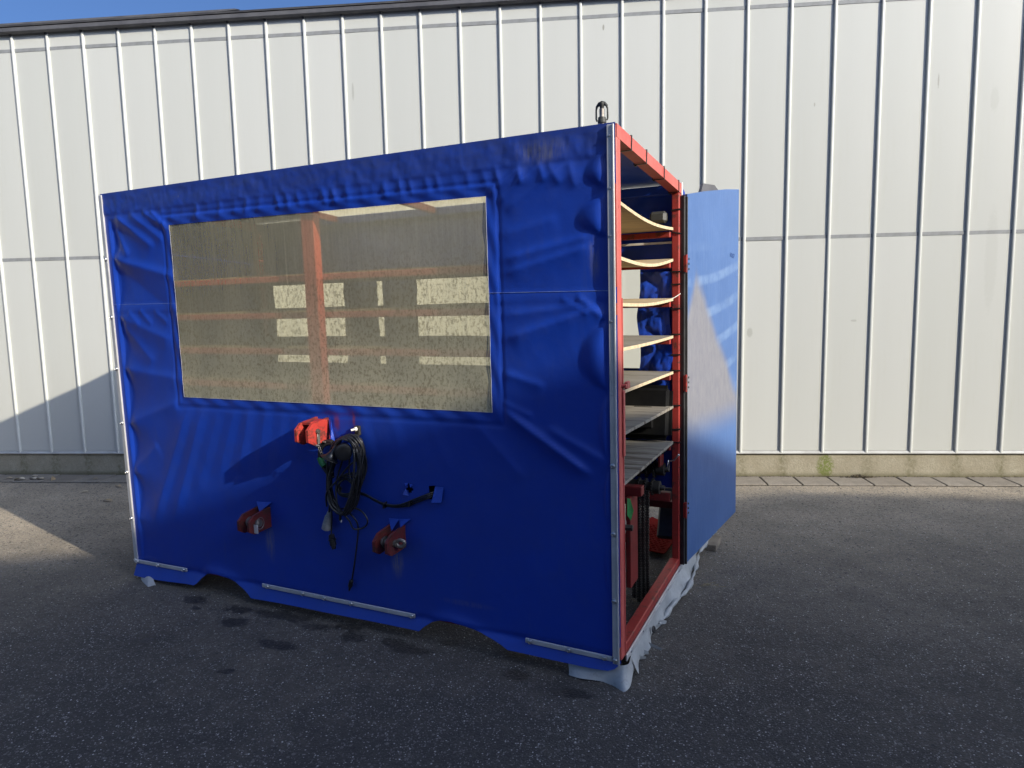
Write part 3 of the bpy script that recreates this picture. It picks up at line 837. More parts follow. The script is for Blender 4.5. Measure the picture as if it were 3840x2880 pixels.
# shelves: sagging boards on red rails
SH = [(1.879, 1.848, .022, 2.40), (1.661, 1.688, .028, .06), (1.475, 1.482, .012, .06), (1.290, 1.283, .004, .06), (1.109, 1.088, 0, .06), (.928, .898, 0, .06), (.710, .701, 0, .06)]
for i, (wa, wb, sag, u0) in enumerate(SH):
    nv, nu = 10, 12
    vs = np.linspace(.135, 1.085, nv); us = np.linspace(u0, W - .028, nu)
    b = MB(); q = []
    for k, uu_ in enumerate(us):
        for j, vv in enumerate(vs):
            tt = (vv - .135) / .95
            z = wa + (wb - wa) * tt - sag * math.sin(math.pi * tt) * (.35 + .65 * k / (nu - 1)) + .002 * math.sin(uu_ * 7 + i)
            q.append((uu_, vv, z))
    th = .007
    top = [(a_, b_, c_ + th) for a_, b_, c_ in q]; bo = [(a_, b_, c_ - th) for a_, b_, c_ in q]
    n = len(q); fs = []
    for k in range(nu - 1):
        for j in range(nv - 1):
            a_ = k * nv + j; fs.append((a_, a_ + nv, a_ + nv + 1, a_ + 1)); fs.append((n + a_, n + a_ + 1, n + a_ + nv + 1, n + a_ + nv))
    e1 = len(fs)
    rimi = [k * nv for k in range(nu)] + [(nu - 1) * nv + j for j in range(1, nv)] + [k * nv + nv - 1 for k in range(nu - 2, -1, -1)] + [j for j in range(nv - 2, 0, -1)]
    for a_, b_ in zip(rimi, rimi[1:] + rimi[:1]): fs.append((a_, b_, n + b_, n + a_))
    me = bpy.data.meshes.new('shelf'); me.from_pydata(top + bo, [], fs)
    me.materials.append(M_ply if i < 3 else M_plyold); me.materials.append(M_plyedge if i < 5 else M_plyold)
    for p in me.polygons[e1:]: p.material_index = 1
    me.update()
    o = link(bpy.data.objects.new('shelf', me), cabin)
    if 1 <= i <= 4: bar('shelf_rail', (.05, .062, wa - .034), (W - .30 if i > 2 else W - .05, .100, wa - .004), M_rail, .003)
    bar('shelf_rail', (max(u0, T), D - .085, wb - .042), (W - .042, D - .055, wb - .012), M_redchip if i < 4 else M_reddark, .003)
# rear tarp with three foil windows
ru = np.unique(np.concatenate([np.linspace(.004, W - .004, 120), [.11, .74, 1.02, 1.065, 1.33, 2.80]]).round(4))
rw = np.unique(np.concatenate([np.linspace(.425, 2.06, 60), [1.10, 1.665]]).round(4))
RU, RW = np.meshgrid(ru, rw)
rd = .022 * nz(RU, RW, 2.2, 2.6, 33.0, 4) + .010 * nz(RU, RW, 7, 9, 35.0, 4)
cu2 = .5 * (RU[:-1, :-1] + RU[1:, 1:]); cw2 = .5 * (RW[:-1, :-1] + RW[1:, 1:])
inw = (cw2 > 1.10) & (cw2 < 1.665)
win = np.zeros_like(inw)
for a, b in ((.11, .74), (1.02, 1.065), (1.33, 2.80)): win |= inw & (cu2 > a) & (cu2 < b)
rear = grid_obj('rear_tarp', RU, D + .006 + np.abs(rd), RW, ~win, M_tarp_in, cabin)
grid_obj('rear_foil', RU, D + .006 + np.abs(rd), RW, win, M_rearfilm, rear)
lu2, lw2 = np.meshgrid(np.linspace(2.805, 2.985, 40), np.linspace(.95, 1.63, 90))
cr_ = .022 * np.abs(nz(lu2, lw2, 4.5, 3.2, 61.0, 3)) + .006 * np.abs(nz(lu2, lw2, 13, 10, 67.0, 3))
grid_obj('loose_tarp', lu2 + .012 * np.sin(lw2 * 17), 1.126 - np.clip(cr_ * 1.6, 0, .034), lw2, np.ones((89, 39), bool), M_tarp_in, cabin)
# left side tarp and roof
lv, lw = np.meshgrid(np.linspace(.0, D, 30), np.linspace(-.08, 2.10, 50))
ld = .012 * nz(lv, lw, 2, 2, 41.0, 3)
grid_obj('left_tarp', -.006 - np.abs(ld), lv, lw, np.ones((49, 29), bool), M_tarp_in, cabin)
def roofpart(name, u0, u1, mat, wave):
    a, b = np.meshgrid(np.linspace(u0, u1, 50), np.linspace(-.004, D + .004, 26))
    z = roofw(b) + .003 + wave * nz(a, b, 3, 3, 51.0, 3) * np.clip(np.minimum(b, D - b) / .15, 0, 1) * np.clip(np.minimum(a - u0, u1 - a) / .1, 0, 1)
    return grid_obj(name, a, b, z, np.ones((25, 49), bool), mat, cabin)
roofpart('roof_tarp', -.004, .64, M_tarp_in, .008); roofpart('roof_light', .645, 2.25, M_rooflight, .004); roofpart('roof_tarp', 2.255, W - .052, M_tarp_in, .010)
# rear corner trim beside the door
MB().box((W - .03, D + .004, .0), (W + .004, D + .022, roofw(D) + .01), .002).build('rear_trim', M_alu, cabin)
pv, pw = np.meshgrid(np.linspace(D + .024, D + .14, 6), np.linspace(.2, roofw(D) + .012, 20))
grid_obj('side_flap', W - .01 + .01 * np.sin(pw * 9) * (pv - D) * 3, pv, pw - (pv - D) * .28, np.ones((19, 5), bool), M_tarp_in, cabin)

# cable ties on the top rail and on the rear post
def tie(name='cable_tie', sx=.053, sy=.053, t_=.003):
    """band round a square tube, with its little lock"""
    x, y = sx / 2, sy / 2
    b = MB()
    b.box((-x - t_, -.0035, -y - t_), (x + t_, .0035, -y)); b.box((-x - t_, -.0035, y), (x + t_, .0035, y + t_))
    b.box((-x - t_, -.0035, -y), (-x, .0035, y)); b.box((x, -.0035, -y), (x + t_, .0035, y))
    b.box((-x + .002, -.005, -y - .008), (-x + .010, .005, -y - t_))
    return b.build(name, M_tie, cabin)
for v in (.19, .43, .755, 1.08):
    o = tie(sx=.054, sy=.056)
    o.location = (W - T / 2, v, roofw(v) - .026); o.rotation_euler = (-.06 + random.uniform(-.05, .05), 0, random.uniform(-.08, .08))
for i, w_ in enumerate((1.627, 1.561, 1.431, 1.295, 1.185, 1.097, .906, .774, .702, 1.95, 1.83)):
    o = tie(sx=.044, sy=.054)
    o.location = (W - .02, D - .025, w_); o.rotation_euler = (R(90) + random.uniform(-.06, .06), random.uniform(-.06, .06) if i < 9 else .25 * (i - 9.3), 0)
b = MB(); b.tube(smoothpath([(W - .06, D - .03, .588), (W - .03, D - .05, .60), (W + .0, D - .09, .635), (W + .01, D - .10, .645)]), .0045, 6)
b.build('cord_end', M_white, cabin)
b = MB(); b.tube(smoothpath([(W - .09, .98, 1.475), (W - .03, 1.06, 1.485), (W + .004, D - .04, 1.51)]), .0022, 6)
b.build('wire', M_white, cabin)
# latch on the front post
b = MB(); b.box((W + .002, .030, .86), (W + .009, .05, 1.13), .002); b.box((W + .006, .044, 1.135), (W + .020, .085, 1.165), .003); b.cyl((W, .036, 1.15), (W + .018, .036, 1.15), .008)
b.build('latch', M_red, cabin)

# three linkage brackets through the tarp
def bracket(u, w_, mat, kind, name='hitch_bracket'):
    b = MB()
    poly = [(.04, -.052), (.04, .058), (-.118, .040), (-.155, .010), (-.155, -.038), (-.120, -.060)] if kind != 'top' else [(.04, -.050), (.04, .056), (-.125, .040), (-.160, .012), (-.160, -.045), (-.115, -.068)]
    for du in (0, -.070):
        bm = MB(); bm.prism(poly, (u + du - .014, u + du), 0)
        b.add([(x, y, z + w_) for x, y, z in bm.v], bm.f)
    if kind == 'top':
        b.box((u - .070, -.118, w_ + .030), (u - .014, -.02, w_ + .045), .002)
    o = b.build(name, mat, cabin)
    p = MB()
    yc = -.095
    if kind == 'top':
        p.lathe([(.013, 0), (.013, .012), (.010, .016)], (u - .004, yc, w_ - .002), (1, 0, 0), 14)
        p.box((u + .001, yc - .008, w_ - .066), (u + .008, yc + .010, w_ - .006), .002)
        p.cyl((u + .004, yc - .02, w_ - .066), (u + .02, yc - .012, w_ - .070), .005); p.cyl((u + .004, yc + .03, w_ - .058), (u + .02, yc + .034, w_ - .062), .005)
    else:
        p.cyl((u - .10, yc, w_ - .006), (u + .012, yc, w_ - .006), .017, 14)
        p.lathe([(.028, 0), (.028, .006), (.02, .007)], (u - .056, yc, w_ - .006), (1, 0, 0), 16)
        if kind == 'ring':
            p.lathe([(.021, 0), (.021, .012), (.016, .016)], (u, yc, w_ - .006), (1, 0, 0), 14)
            p.tube([(u + .016, yc + .026 * math.cos(a), w_ - .006 + .03 * math.sin(a)) for a in np.linspace(0, 2 * math.pi, 18)[:-1]], .0022, 6, closed=True)
        else:
            p.tube([(u + .03 + .020 * math.cos(a), yc + .012 * math.cos(a) * .4 + .004, w_ - .004 + .016 * math.sin(a)) for a in np.linspace(0, 2 * math.pi, 16)[:-1]], .0085, 8, closed=True)
            p.tube([(u - .09, yc + .018 * math.cos(a), w_ - .006 + .024 * math.sin(a)) for a in np.linspace(0, 2 * math.pi, 14)[:-1]], .002, 6, closed=True)
    p.build('linch_pin', M_steel, o, 40)
    return o
bt = bracket(1.552, .905, M_redbright, 'top'); tag(bt, 'bright red upper bracket with hanging chain')
bl = bracket(1.118, .402, M_redgrime, 'ring'); tag(bl, 'lower bracket with round ring pin')
br = bracket(1.972, .405, M_redgrime, 'eye'); tag(br, 'lower bracket with bent eye pin')
b = MB(); b.box((1.140 - .018, -.129, .352), (1.140 + .010, -.126, .398), .001)
b.build('metal_tag', M_alu, bl)
b = MB()
px, pz = 1.556, .832
for k in range(7):
    c = Vector((px + .003 * k, -.10 + .004 * k, pz - .013 * k))
    a1 = Vector((1, .3, 0)).normalized() if k % 2 else Vector((.2, 1, 0)).normalized()
    b.tube([c + a1 * .005 * math.cos(t_) + Vector((0, 0, 1)) * .009 * math.sin(t_) for t_ in np.linspace(0, 2 * math.pi, 9)[:-1]], .0017, 5, closed=True)
b.tube([(1.548 + .012 * math.cos(t_), -.10, .842 + .014 * math.sin(t_)) for t_ in np.linspace(0, 2 * math.pi, 13)[:-1]], .0017, 5, closed=True)
b.build('pin_chain', M_steel, bt)
# cut flaps of tarp at slits
def flap(pts):
    b = MB(); n = len(pts); b.add(pts + [(x, y + .0012, z) for x, y, z in pts], [tuple(range(n)), tuple(range(2 * n - 1, n - 1, -1))] + [(i, (i + 1) % n, n + (i + 1) % n, n + i) for i in range(n)])
    return b.build('tarp_flap', M_tarp, cabin)
flap([(1.884, -.012, .484), (1.948, -.016, .488), (1.925, -.052, .438)]); flap([(1.946, -.014, .488), (2.010, -.010, .494), (1.972, -.046, .458)])
flap([(1.030, -.012, .478), (1.140, -.012, .486), (1.118, -.030, .466), (1.086, -.050, .440)])
flap([(2.152, -.010, .664), (2.197, -.010, .664), (2.193, -.030, .598), (2.146, -.038, .594)]); flap([(2.118, -.012, .602), (2.150, -.014, .598), (2.160, -.03, .588)])
flap([(1.982, -.010, .664), (2.004, -.010, .666), (2.000, -.024, .654)]); flap([(2.010, -.008, .664), (2.032, -.012, .660), (2.022, -.022, .650)]); flap([(1.976, -.006, .624), (1.988, -.008, .640), (1.978, -.022, .612), (2.005, -.012, .606)])
flap([(1.555, -.014, .965), (1.575, -.02, .95), (1.590, -.045, .86), (1.60, -.03, .845), (1.575, -.01, .90)])
MB().box((1.95, .030, .57), (2.22, .075, .70), .006).build('hole_backing', M_plastic, cabin)  # unseen dark box added behind the tarp hole to keep it dark

# warning horn behind the coil
b = MB()
b.lathe([(.018, .0), (.040, .002), (.042, .022), (.040, .034), (.028, .038), (.012, .036)], (1.700, -.085, .815), (.55, -.83, .0), 22)
b.lathe([(.010, 0), (.012, .02), (.016, .04), (.026, .058), (.043, .070), (.046, .071), (.040, .066)], (1.672, -.105, .842), (-.42, -.30, -.86), 18)
b.build('horn', M_plastic, cabin, 40)
b = MB(); b.box((1.716, -.022, .880), (1.746, -.006, .926), .003); b.box((1.722, -.06, .872), (1.745, -.02, .885), .003)
o = b.build('coil_hook', M_greasy, cabin)
b = MB(); b.lathe([(.010, 0), (.010, .012), (.006, .013), (.005, .030), (.0035, .031)], (1.732, -.022, .912), (-.5, -.86, -.1), 12); b.build('nozzle', M_white, o, 40)

# beacon spigot on the roof
bz0 = roofw(.20) + .051
mt = MB(); mt.cyl((2.905, .20, bz0 - .09), (2.905, .20, bz0 + .028), .0128, 16); mt.cyl((2.905, .20, bz0 + .03), (2.905, .20, bz0 + .075), .0105, 16)
beacon = mt.build('beacon_mount', M_steel, cabin, 40)
b = MB(); c0 = Vector((2.905, .20, bz0))
b.lathe([(.0175, .018), (.0185, .022), (.0175, .026), (.0165, .036), (.0155, .042), (.012, .043)], c0, (0, 0, 1), 18)
b.tube([c0 + Vector((-.021, 0, .028)), c0 + Vector((-.0245, 0, .036)), c0 + Vector((-.0245, 0, .072)), c0 + Vector((-.021, 0, .086)), c0 + Vector((-.011, 0, .096)), c0 + Vector((0, 0, .099)),
        c0 + Vector((.011, 0, .096)), c0 + Vector((.021, 0, .086)), c0 + Vector((.0245, 0, .072)), c0 + Vector((.0245, 0, .036)), c0 + Vector((.021, 0, .028))], [.0035, .004, .0035, .0055, .0075, .0085, .0075, .0055, .0035, .004, .0035], 8)
b.lathe([(.0, .070), (.008, .074), (.0085, .082), (.013, .092), (.012, .099), (.002, .102)], c0, (0, 0, 1), 12)
b.build('rubber_cap', M_rubberfade, beacon, 50)

# inside lamp and thin white strip on the rear wall
lamp = MB(); lamp.box((2.875, D - .08, 1.885), (2.965, D - .02, 1.945), .012); lamp.box((2.885, D - .088, 1.895), (2.955, D - .078, 1.935), .004); lamp.build('bulkhead_lamp', M_lampgrey, cabin)
MB().box((2.70, D - .012, 1.778), (2.985, D - .004, 1.790), .001).build('bright_strip', M_white, cabin)

# door folded back along the side: local frame X across, Z up
dh = Vector((3.062, 1.145, .0)); dd_ = Vector((3.212, 1.968, .0))
dl = (dd_ - dh).length
door = empty('door', dh, (0, 0, math.atan2(dd_.y - dh.y, dd_.x - dh.x)), cabin)
door.name = 'door'
b = MB()
q = [(0, .006), (dl, .072), (dl, 2.142), (dl * .72, 2.118), (dl * .34, 2.075), (0, 2.030)]
b.prism(q, (0, .028), 1)
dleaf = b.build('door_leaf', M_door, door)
b = MB(); b.box((-.030, .004, .0), (-.003, .030, 2.02), .002); b.box((-.012, -.004, .0), (-.001, .012, 2.015), .001)
b.build('edge_seal', M_rubber, door)
b = MB()
for w_ in (1.72, 1.64, 1.58):
    pass
for base_ in (1.625, .985, .275):
    hb = MB(); hb.box((-.034, -.006, base_), (-.020, .008, base_ + .085), .002); hb.cyl((-.028, -.006, base_ - .004), (-.028, -.006, base_ + .089), .006)
    hb.build('hinge', M_redchip, door)
    for k in range(3):
        sb2 = MB(); sb2.lathe([(.0065, 0), (.0065, .002), (.004, .004)], (.020, 0, base_ + .015 + .027 * k), (0, -1, 0), 10); sb2.build('screw', M_rubber, door)
for (a, z) in ((.5, 1.9), ):
    pass
# worn number near the outer edge
cu_ = bpy.data.curves.new('door_number', 'FONT'); cu_.body = '10.87'; cu_.size = .040; cu_.extrude = .0004
fo = bpy.data.objects.new('door_number', cu_); col.objects.link(fo)
bpy.context.view_layer.update()
dg = bpy.context.evaluated_depsgraph_get()
me = bpy.data.meshes.new_from_object(fo.evaluated_get(dg)); me.materials.clear(); me.materials.append(M_stamp)
bpy.data.objects.remove(fo)
o = inst('door_number', me, door, (dl - .165, -.0012, 1.725), (R(90), R(7), 0))
b = MB(); b.prism([(.26, 2.04), (.32, 2.125), (.50, 2.135), (.60, 2.10)], (.034, .05), 1); b.build('cover_plate', M_gutter, door)

# grey skirt: clamped under the bottom rail, hem rolled and torn
sk = empty('skirt', (0, 0, 0), (0, 0, 0), cabin)
sv = np.linspace(.10, 2.06, 170); sw = np.linspace(0, 1, 9)
SV, ST = np.meshgrid(sv, sw)
hem = -.108 + .006 * np.sin(SV * 9) + .007 * np.clip((.5 - SV) / .5, 0, 1) * np.sin(SV * 41) + .02 * gauss(SV - .62, .03)
SWt = -.022 + (hem + .022) * ST
SUt = W + .004 + .018 * ST * (1 + .6 * np.sin(SV * 6.3 + 1)) + .012 * ST ** 2 * np.sin(SV * 23) + .022 * ST * gauss(SV - 1.15, .35)
grid_obj('skirt_sheet', SUt, SV, SWt, np.ones((8, 169), bool), M_skirt, sk)
# front corner piece: hangs to the ground and folds round the corner
pth = np.array([(2.79, .012), (2.86, .008), (2.93, .010), (2.99, .004), (3.028, .006), (3.046, .030), (3.044, .07), (3.040, .12), (3.036, .17)])
tq = np.linspace(0, len(pth) - 1, 48); sm_ = lambda k: np.interp(tq, np.arange(len(pth)), pth[:, k])
px_, py_ = sm_(0), sm_(1)
for _ in range(3):
    px_[1:-1] = (px_[:-2] + 2 * px_[1:-1] + px_[2:]) / 4; py_[1:-1] = (py_[:-2] + 2 * py_[1:-1] + py_[2:]) / 4
PX, FTt = np.meshgrid(px_, sw); PY, _q = np.meshgrid(py_, sw); FU = np.meshgrid(tq / tq[-1], sw)[0]
crn = np.exp(-((FU - .58) / .14) ** 2)
cx = PX + FTt * (.016 * crn + .012 * np.clip(FU - .5, 0, 1)) - .004 * np.sin(FTt * 5 + FU * 9)
cyv = PY - FTt ** 1.2 * (.028 + .012 * np.sin(FU * 14) + .02 * crn) * np.clip((.85 - FU) / .3, 0, 1)
czz = -.03 + (-.082 + .006 * np.sin(FU * 11)) * FTt
grid_obj('corner_sheet', cx, cyv, czz, np.ones((8, 47), bool), M_skirt, sk)
# rolled hem
pts = []; rr = []
for v in np.linspace(.56, 2.03, 60):
    pts.append((W + .030 + .012 * math.sin(v * 6.3 + 1) + .02 * math.exp(-((v - 1.15) / .35) ** 2), v, -.098 + .006 * math.sin(v * 17)))
    rr.append(.010 + .005 * math.sin(v * 19) + .004 * math.sin(v * 47))
b = MB(); b.tube(pts, rr, 8); b.build('rolled_hem', M_skirt, sk, 60)
def curl(v, ang, L_, r_, tilt):
    b = MB(); vs = []; fs = []; n = 9
    for i in range(2):
        for k in range(n):
            t_ = k / (n - 1) * 4.2
            vs.append((r_ * math.sin(t_) + i * L_, 0, r_ * math.cos(t_) * (1 - .25 * i) ))
    for k in range(n - 1): fs.append((k, k + 1, n + k + 1, n + k))
    M_ = Matrix.Translation((W + .016, v, -.090)) @ Euler((tilt, 0, ang)).to_matrix().to_4x4() @ Matrix.Rotation(.3, 4, 'Y')
    b.add([M_ @ Vector(p) for p in vs], fs); b.build('torn_curl', M_skirt, sk, 60)
curl(.20, .9, .035, .010, .3); curl(.26, .5, .02, .010, -.2); curl(.34, .1, .06, .010, .1); curl(.53, 1.2, .03, .010, .3); curl(.565, 1.1, .05, .014, .1)
# left front corner: a loose piece of sheet curls out on to the ground
A_, B_ = np.meshgrid(np.linspace(0, 1, 24), np.linspace(0, 1, 10))
tu, tv, tw = .005 + .13 * A_, .020 - .010 * A_, -.055 + 0 * A_
bu = .015 + .19 * A_ + .05 * np.sin(A_ * np.pi * .9) ** 2; bv = .0 - .085 * np.sin(A_ * np.pi * .62) + .13 * np.clip(A_ - .72, 0, 1)
bw_ = -.103 - .004 * A_
bl_ = B_ ** .8
grid_obj('corner_curl', tu + (bu - tu) * bl_, tv + (bv - tv) * bl_ - .014 * np.sin(np.pi * B_) * A_, tw + (bw_ - tw) * B_, np.ones((9, 23), bool), M_skirt, sk)
st_ = MB(); st_.box((W + .001, .046, -.030), (W + .008, D + .01, -.002), .0015); st_ = st_.build('skirt_trim', M_alu, cabin)
RB2 = MB().lathe([(.007, 0), (.006, .003), (.003, .004)], (0, 0, 0), (1, 0, 0), 10).mesh('rivet', M_bolt)
for v in (.11, .31, .62, .80, 1.06): inst('rivet', RB2, st_, (W + .008, v, -.015))
wsh = MB(); wsh.lathe([(.017, 0), (.017, .003), (.012, .005), (.006, .004)], (W + .024, .43, -.062), (1, -.2, .2), 14); wsh.build('eyelet', M_rubber, sk)

# ------------------------------------------------------------------ cable coil hung on the tarp
def L(p, y=-.03): return (p[0] - 1.67, p[2] if len(p) > 2 else y, p[1] - .66)
coil = empty('cable_coil', cabin.matrix_basis @ Vector((1.67, 0, .66)), CR)
tag(coil, 'long black cable coiled round a hook on the blue tarp beside the bracket', 'cable')
outer = [(1.695,.885),(1.635,.854),(1.599,.78),(1.573,.675),(1.57,.589),(1.595,.524),(1.637,.492),(1.682,.503),(1.723,.556),(1.758,.655),(1.781,.728),(1.783,.805),(1.773,.863),(1.731,.884)]
loop2 = [(1.717,.889),(1.766,.874),(1.79,.811),(1.788,.729),(1.765,.644),(1.715,.543),(1.667,.492),(1.624,.509),(1.583,.566),(1.583,.657),(1.613,.763),(1.641,.843),(1.68,.875)]
def loop_part(pts, rad, y0, jit=.0, closed=True, name='cable_loop', mat=M_cable, n=5, dy=.012):
    P = [L((a + random.uniform(-jit, jit), b + random.uniform(-jit, jit)), y0 + random.uniform(-dy, dy)) for a, b in pts]
    return MB().tube(smoothpath(P, n, closed), rad, 7, closed=closed).build(name, mat, coil, 60)
for k in range(6):
    s = 1 - .028 * k
    loop_part([(1.675 + (a - 1.675) * s, .69 + (b - .69) * (1 - .012 * k)) for a, b in outer], .0058, -.04 - .009 * k, .004)
for k in range(6):
    s = 1 - .04 * k
    loop_part([(1.688 + (a - 1.688) * s, .70 + (b - .70) * (1 - .015 * k)) for a, b in loop2], .0055, -.05 - .009 * k, .005)
circ = [(1.689,.694),(1.735,.69),(1.752,.655),(1.745,.61),(1.72,.583),(1.68,.576),(1.64,.58),(1.619,.61),(1.622,.655),(1.65,.685)]
for k in range(5):
    s = 1 - .10 * k
    loop_part([(1.685 + (a - 1.685) * s, .637 + (b - .637) * s) for a, b in circ], .0042, -.045 - .006 * k, .003)
loop_part([(1.781,.781),(1.729,.748),(1.65,.669),(1.586,.603),(1.565,.527)], .0048, -.085, closed=False, name='cable_strand')
loop_part([(1.70,.80),(1.66,.74),(1.63,.64),(1.64,.54),(1.66,.50)], .0045, -.075, closed=False, name='cable_strand')
loop_part([(1.723,.80),(1.715,.71),(1.736,.641)], .0045, -.08, closed=False, name='cable_strand')
loop_part([(1.57,.589),(1.562,.535),(1.554,.483)], .006, -.05, closed=False, name='cable_strand', dy=.004)
loop_part([(1.571,.503),(1.563,.44),(1.555,.376)], .004, -.045, closed=False, name='cable_strand', dy=.004)
loop_part([(1.624,.509),(1.691,.525),(1.749,.516),(1.783,.484),(1.781,.454),(1.743,.425),(1.706,.423),(1.664,.452),(1.637,.486)], .0045, -.045, closed=False, name='cable_strand')
loop_part([(1.667,.492),(1.702,.463),(1.71,.421),(1.696,.333),(1.677,.22),(1.653,.147)], .0042, -.03, closed=False, name='cable_strand', dy=.005)
loop_part([(1.627,.509),(1.623,.475),(1.622,.455)], .007, -.05, closed=False, name='cable_strand', dy=.003)
th = [(1.70,.60),(1.768,.59),(1.817,.571),(1.879,.554),(1.948,.554),(2.01,.571),(2.058,.593),(2.119,.619),(2.145,.629)]
for k in range(3):
    P = [L((a, b + .006 * (k - 1) * (1 if a < 2.0 else 1.6)), -.022 - .005 * k + (.03 if a > 2.13 else 0)) for a, b in th]
    MB().tube(smoothpath(P, 5), .0042, 7).build('cable_strand', M_cable, coil, 60)
for (a, b) in ((1.879, .553), (2.025, .578)):
    MB().box((a - 1.67 - .003, -.046, b - .66 - .014), (a - 1.67 + .003, -.015, b - .66 + .014), .001).build('cable_tie', M_tie, coil)
# green taped lead
g_ = [(1.604,.846),(1.56,.842),(1.53,.815),(1.522,.77),(1.532,.73),(1.552,.70),(1.592,.683)]
loop_part(g_, .012, -.05, closed=False, name='taped_lead', mat=M_rubber, dy=.003); loop_part([(a + .012, b - .01) for a, b in g_], .007, -.06, closed=False, name='taped_lead', mat=M_rubber, dy=.003)
b = MB(); b.tube([L((1.524, .765), -.056), L((1.536, .738), -.056), L((1.552, .722), -.06)], [.0165, .017, .015], 10); b.build('green_tape', M_green, coil, 60)
def plug(a, b_, prof, mat, y=-.045, name='plug'):
    A = Vector(L(a, y)); B = Vector(L(b_, y)); ax = (B - A); Ln = ax.length
    m_ = MB(); m_.lathe([(r_, t_ * Ln) for r_, t_ in prof], A, ax, 16); return m_.build(name, mat, coil, 35)
pg = plug((1.555, .492), (1.526, .398), [(.009, 0), (.013, .08), (.014, .2), (.0165, .22), (.0165, .27), (.020, .29), (.0225, .62), (.0235, .64), (.0225, .66), (.0235, .68), (.025, .98), (.023, 1.0)], M_greyplug)
b = MB()
for (a_, t_) in ((-.2, .42), (.1, .44), (-.5, .55), (.3, .58)):
    pass
plug((1.555, .374), (1.566, .300), [(.010, 0), (.015, .05), (.015, .30), (.020, .32), (.020, .40), (.0155, .42), (.017, .74), (.012, .76), (.011, 1.0)], M_plastic)
plug((1.653, .146), (1.632, .084), [(.006, 0), (.011, .06), (.012, .5), (.010, .62), (.006, .64), (.006, .86), (.003, .88), (.0025, 1.0)], M_plastic, -.03)
plug((1.622, .456), (1.621, .444), [(.004, 0), (.004, 1.0)], M_white)

# ------------------------------------------------------------------ drive parts and seat inside, seen through the open end
mach = empty('planting_machine', cabin.matrix_basis @ Vector((2.70, .75, 0)), CR)
tag(mach, 'greasy chain drive and red beam of the machine inside the open cabin end', 'machine')
def ml(p): return (p[0] - 2.70, p[1] - .75, p[2])
def mbox(name, lo, hi, mat, bev=.003): return MB().box(ml(lo), ml(hi), bev).build(name, mat, mach)
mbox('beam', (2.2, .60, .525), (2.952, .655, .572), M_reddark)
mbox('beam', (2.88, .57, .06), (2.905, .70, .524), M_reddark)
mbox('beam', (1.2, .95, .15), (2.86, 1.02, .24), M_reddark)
mbox('gusset', (2.93, 1.02, .575), (2.945, 1.10, .66), M_reddark)
def sprocket(u, v, w_, r_, t_, teeth):
    poly = []
    for k in range(teeth):
        for f_, q_ in ((-.32, .88), (-.12, 1.0), (.12, 1.0), (.32, .88)):
            a_ = 2 * math.pi * (k + f_) / teeth; poly.append((r_ * q_ * math.cos(a_), r_ * q_ * math.sin(a_)))
    b = MB(); bm = MB(); bm.prism(poly, (u, u + t_), 0)
    b.add([ml((x, y + v, z + w_)) for x, y, z in bm.v], bm.f)
    return b.build('sprocket', M_greasy, mach)
for (v, w_, us, r_) in ((1.10, .545, (2.80, 2.845, 2.89), .052), (.99, .470, (2.83, 2.868, 2.905), .046)):
    for uu_ in us: sprocket(uu_, v, w_, r_, .010, 18)
    b = MB(); b.lathe([(.034, 0), (.034, .10), (.026, .10), (.026, .135), (.036, .136), (.036, .155), (.036, .18), (.016, .182), (.014, .20), (.013, .205)], ml((2.77, v, w_)), (1, 0, 0), 18); b.build('hub', M_greasy, mach, 40)
b = MB(); b.tube([ml((2.975, 1.085 + .02 * math.cos(a_), .575 + .028 * math.sin(a_))) for a_ in np.linspace(0, 2 * math.pi, 14)[:-1]], .0022, 5, closed=True); b.build('spring_pin', M_bolt, mach)
# hanging chains: links alternate in width
for k, (uu_, v, z1) in enumerate(((2.872, .75, -.06), (2.892, .765, -.09), (2.912, .775, -.11), (2.93, .79, -.085))):
    b = MB(); z = .50; i = 0
    while z > z1:
        hw = .0095 if i % 2 else .0065
        vv = v + .006 * math.sin(z * 9 + k)
        for s_ in (-1, 1): b.box(ml((uu_ + s_ * hw - .0014, vv - .006, z - .017)), ml((uu_ + s_ * hw + .0014, vv + .006, z + .003)))
        b.cyl(ml((uu_ - .011, vv, z)), ml((uu_ + .011, vv, z)), .0042, 6)
        b.box(ml((uu_ - .004, vv - .004, z - .0138)), ml((uu_ + .004, vv + .004, z)))
        z -= .0138; i += 1
    b.build('chain', M_greasy, mach)
# stub shaft with pale disc low beside the front post
b = MB(); b.lathe([(.036, 0), (.036, .006), (.03, .008)], ml((2.935, .345, .452)), (1, 0, 0), 18); b.build('disc', M_steel, mach)
b = MB(); b.lathe([(.015, 0), (.015, .045), (.010, .047)], ml((2.935, .345, .452)), (1, 0, 0), 6); b.build('hex_shaft', M_greasy, mach)
b = MB(); b.add([ml(p) for p in ((2.93, .43, .565), (2.94, .445, .56), (2.955, .45, .50), (2.945, .44, .455), (2.93, .43, .48))], [(0, 1, 2, 3, 4)]); b.build('green_strap', M_green, mach)
# press wheel (grey drum side) on the ground
b = MB(); b.lathe([(.02, 0), (.15, .0), (.165, .012), (.165, .09), (.15, .1), (.02, .1)], ml((2.62, 1.17, .06)), (1, 0, 0), 24); b.build('press_wheel', M_steel, mach, 40)
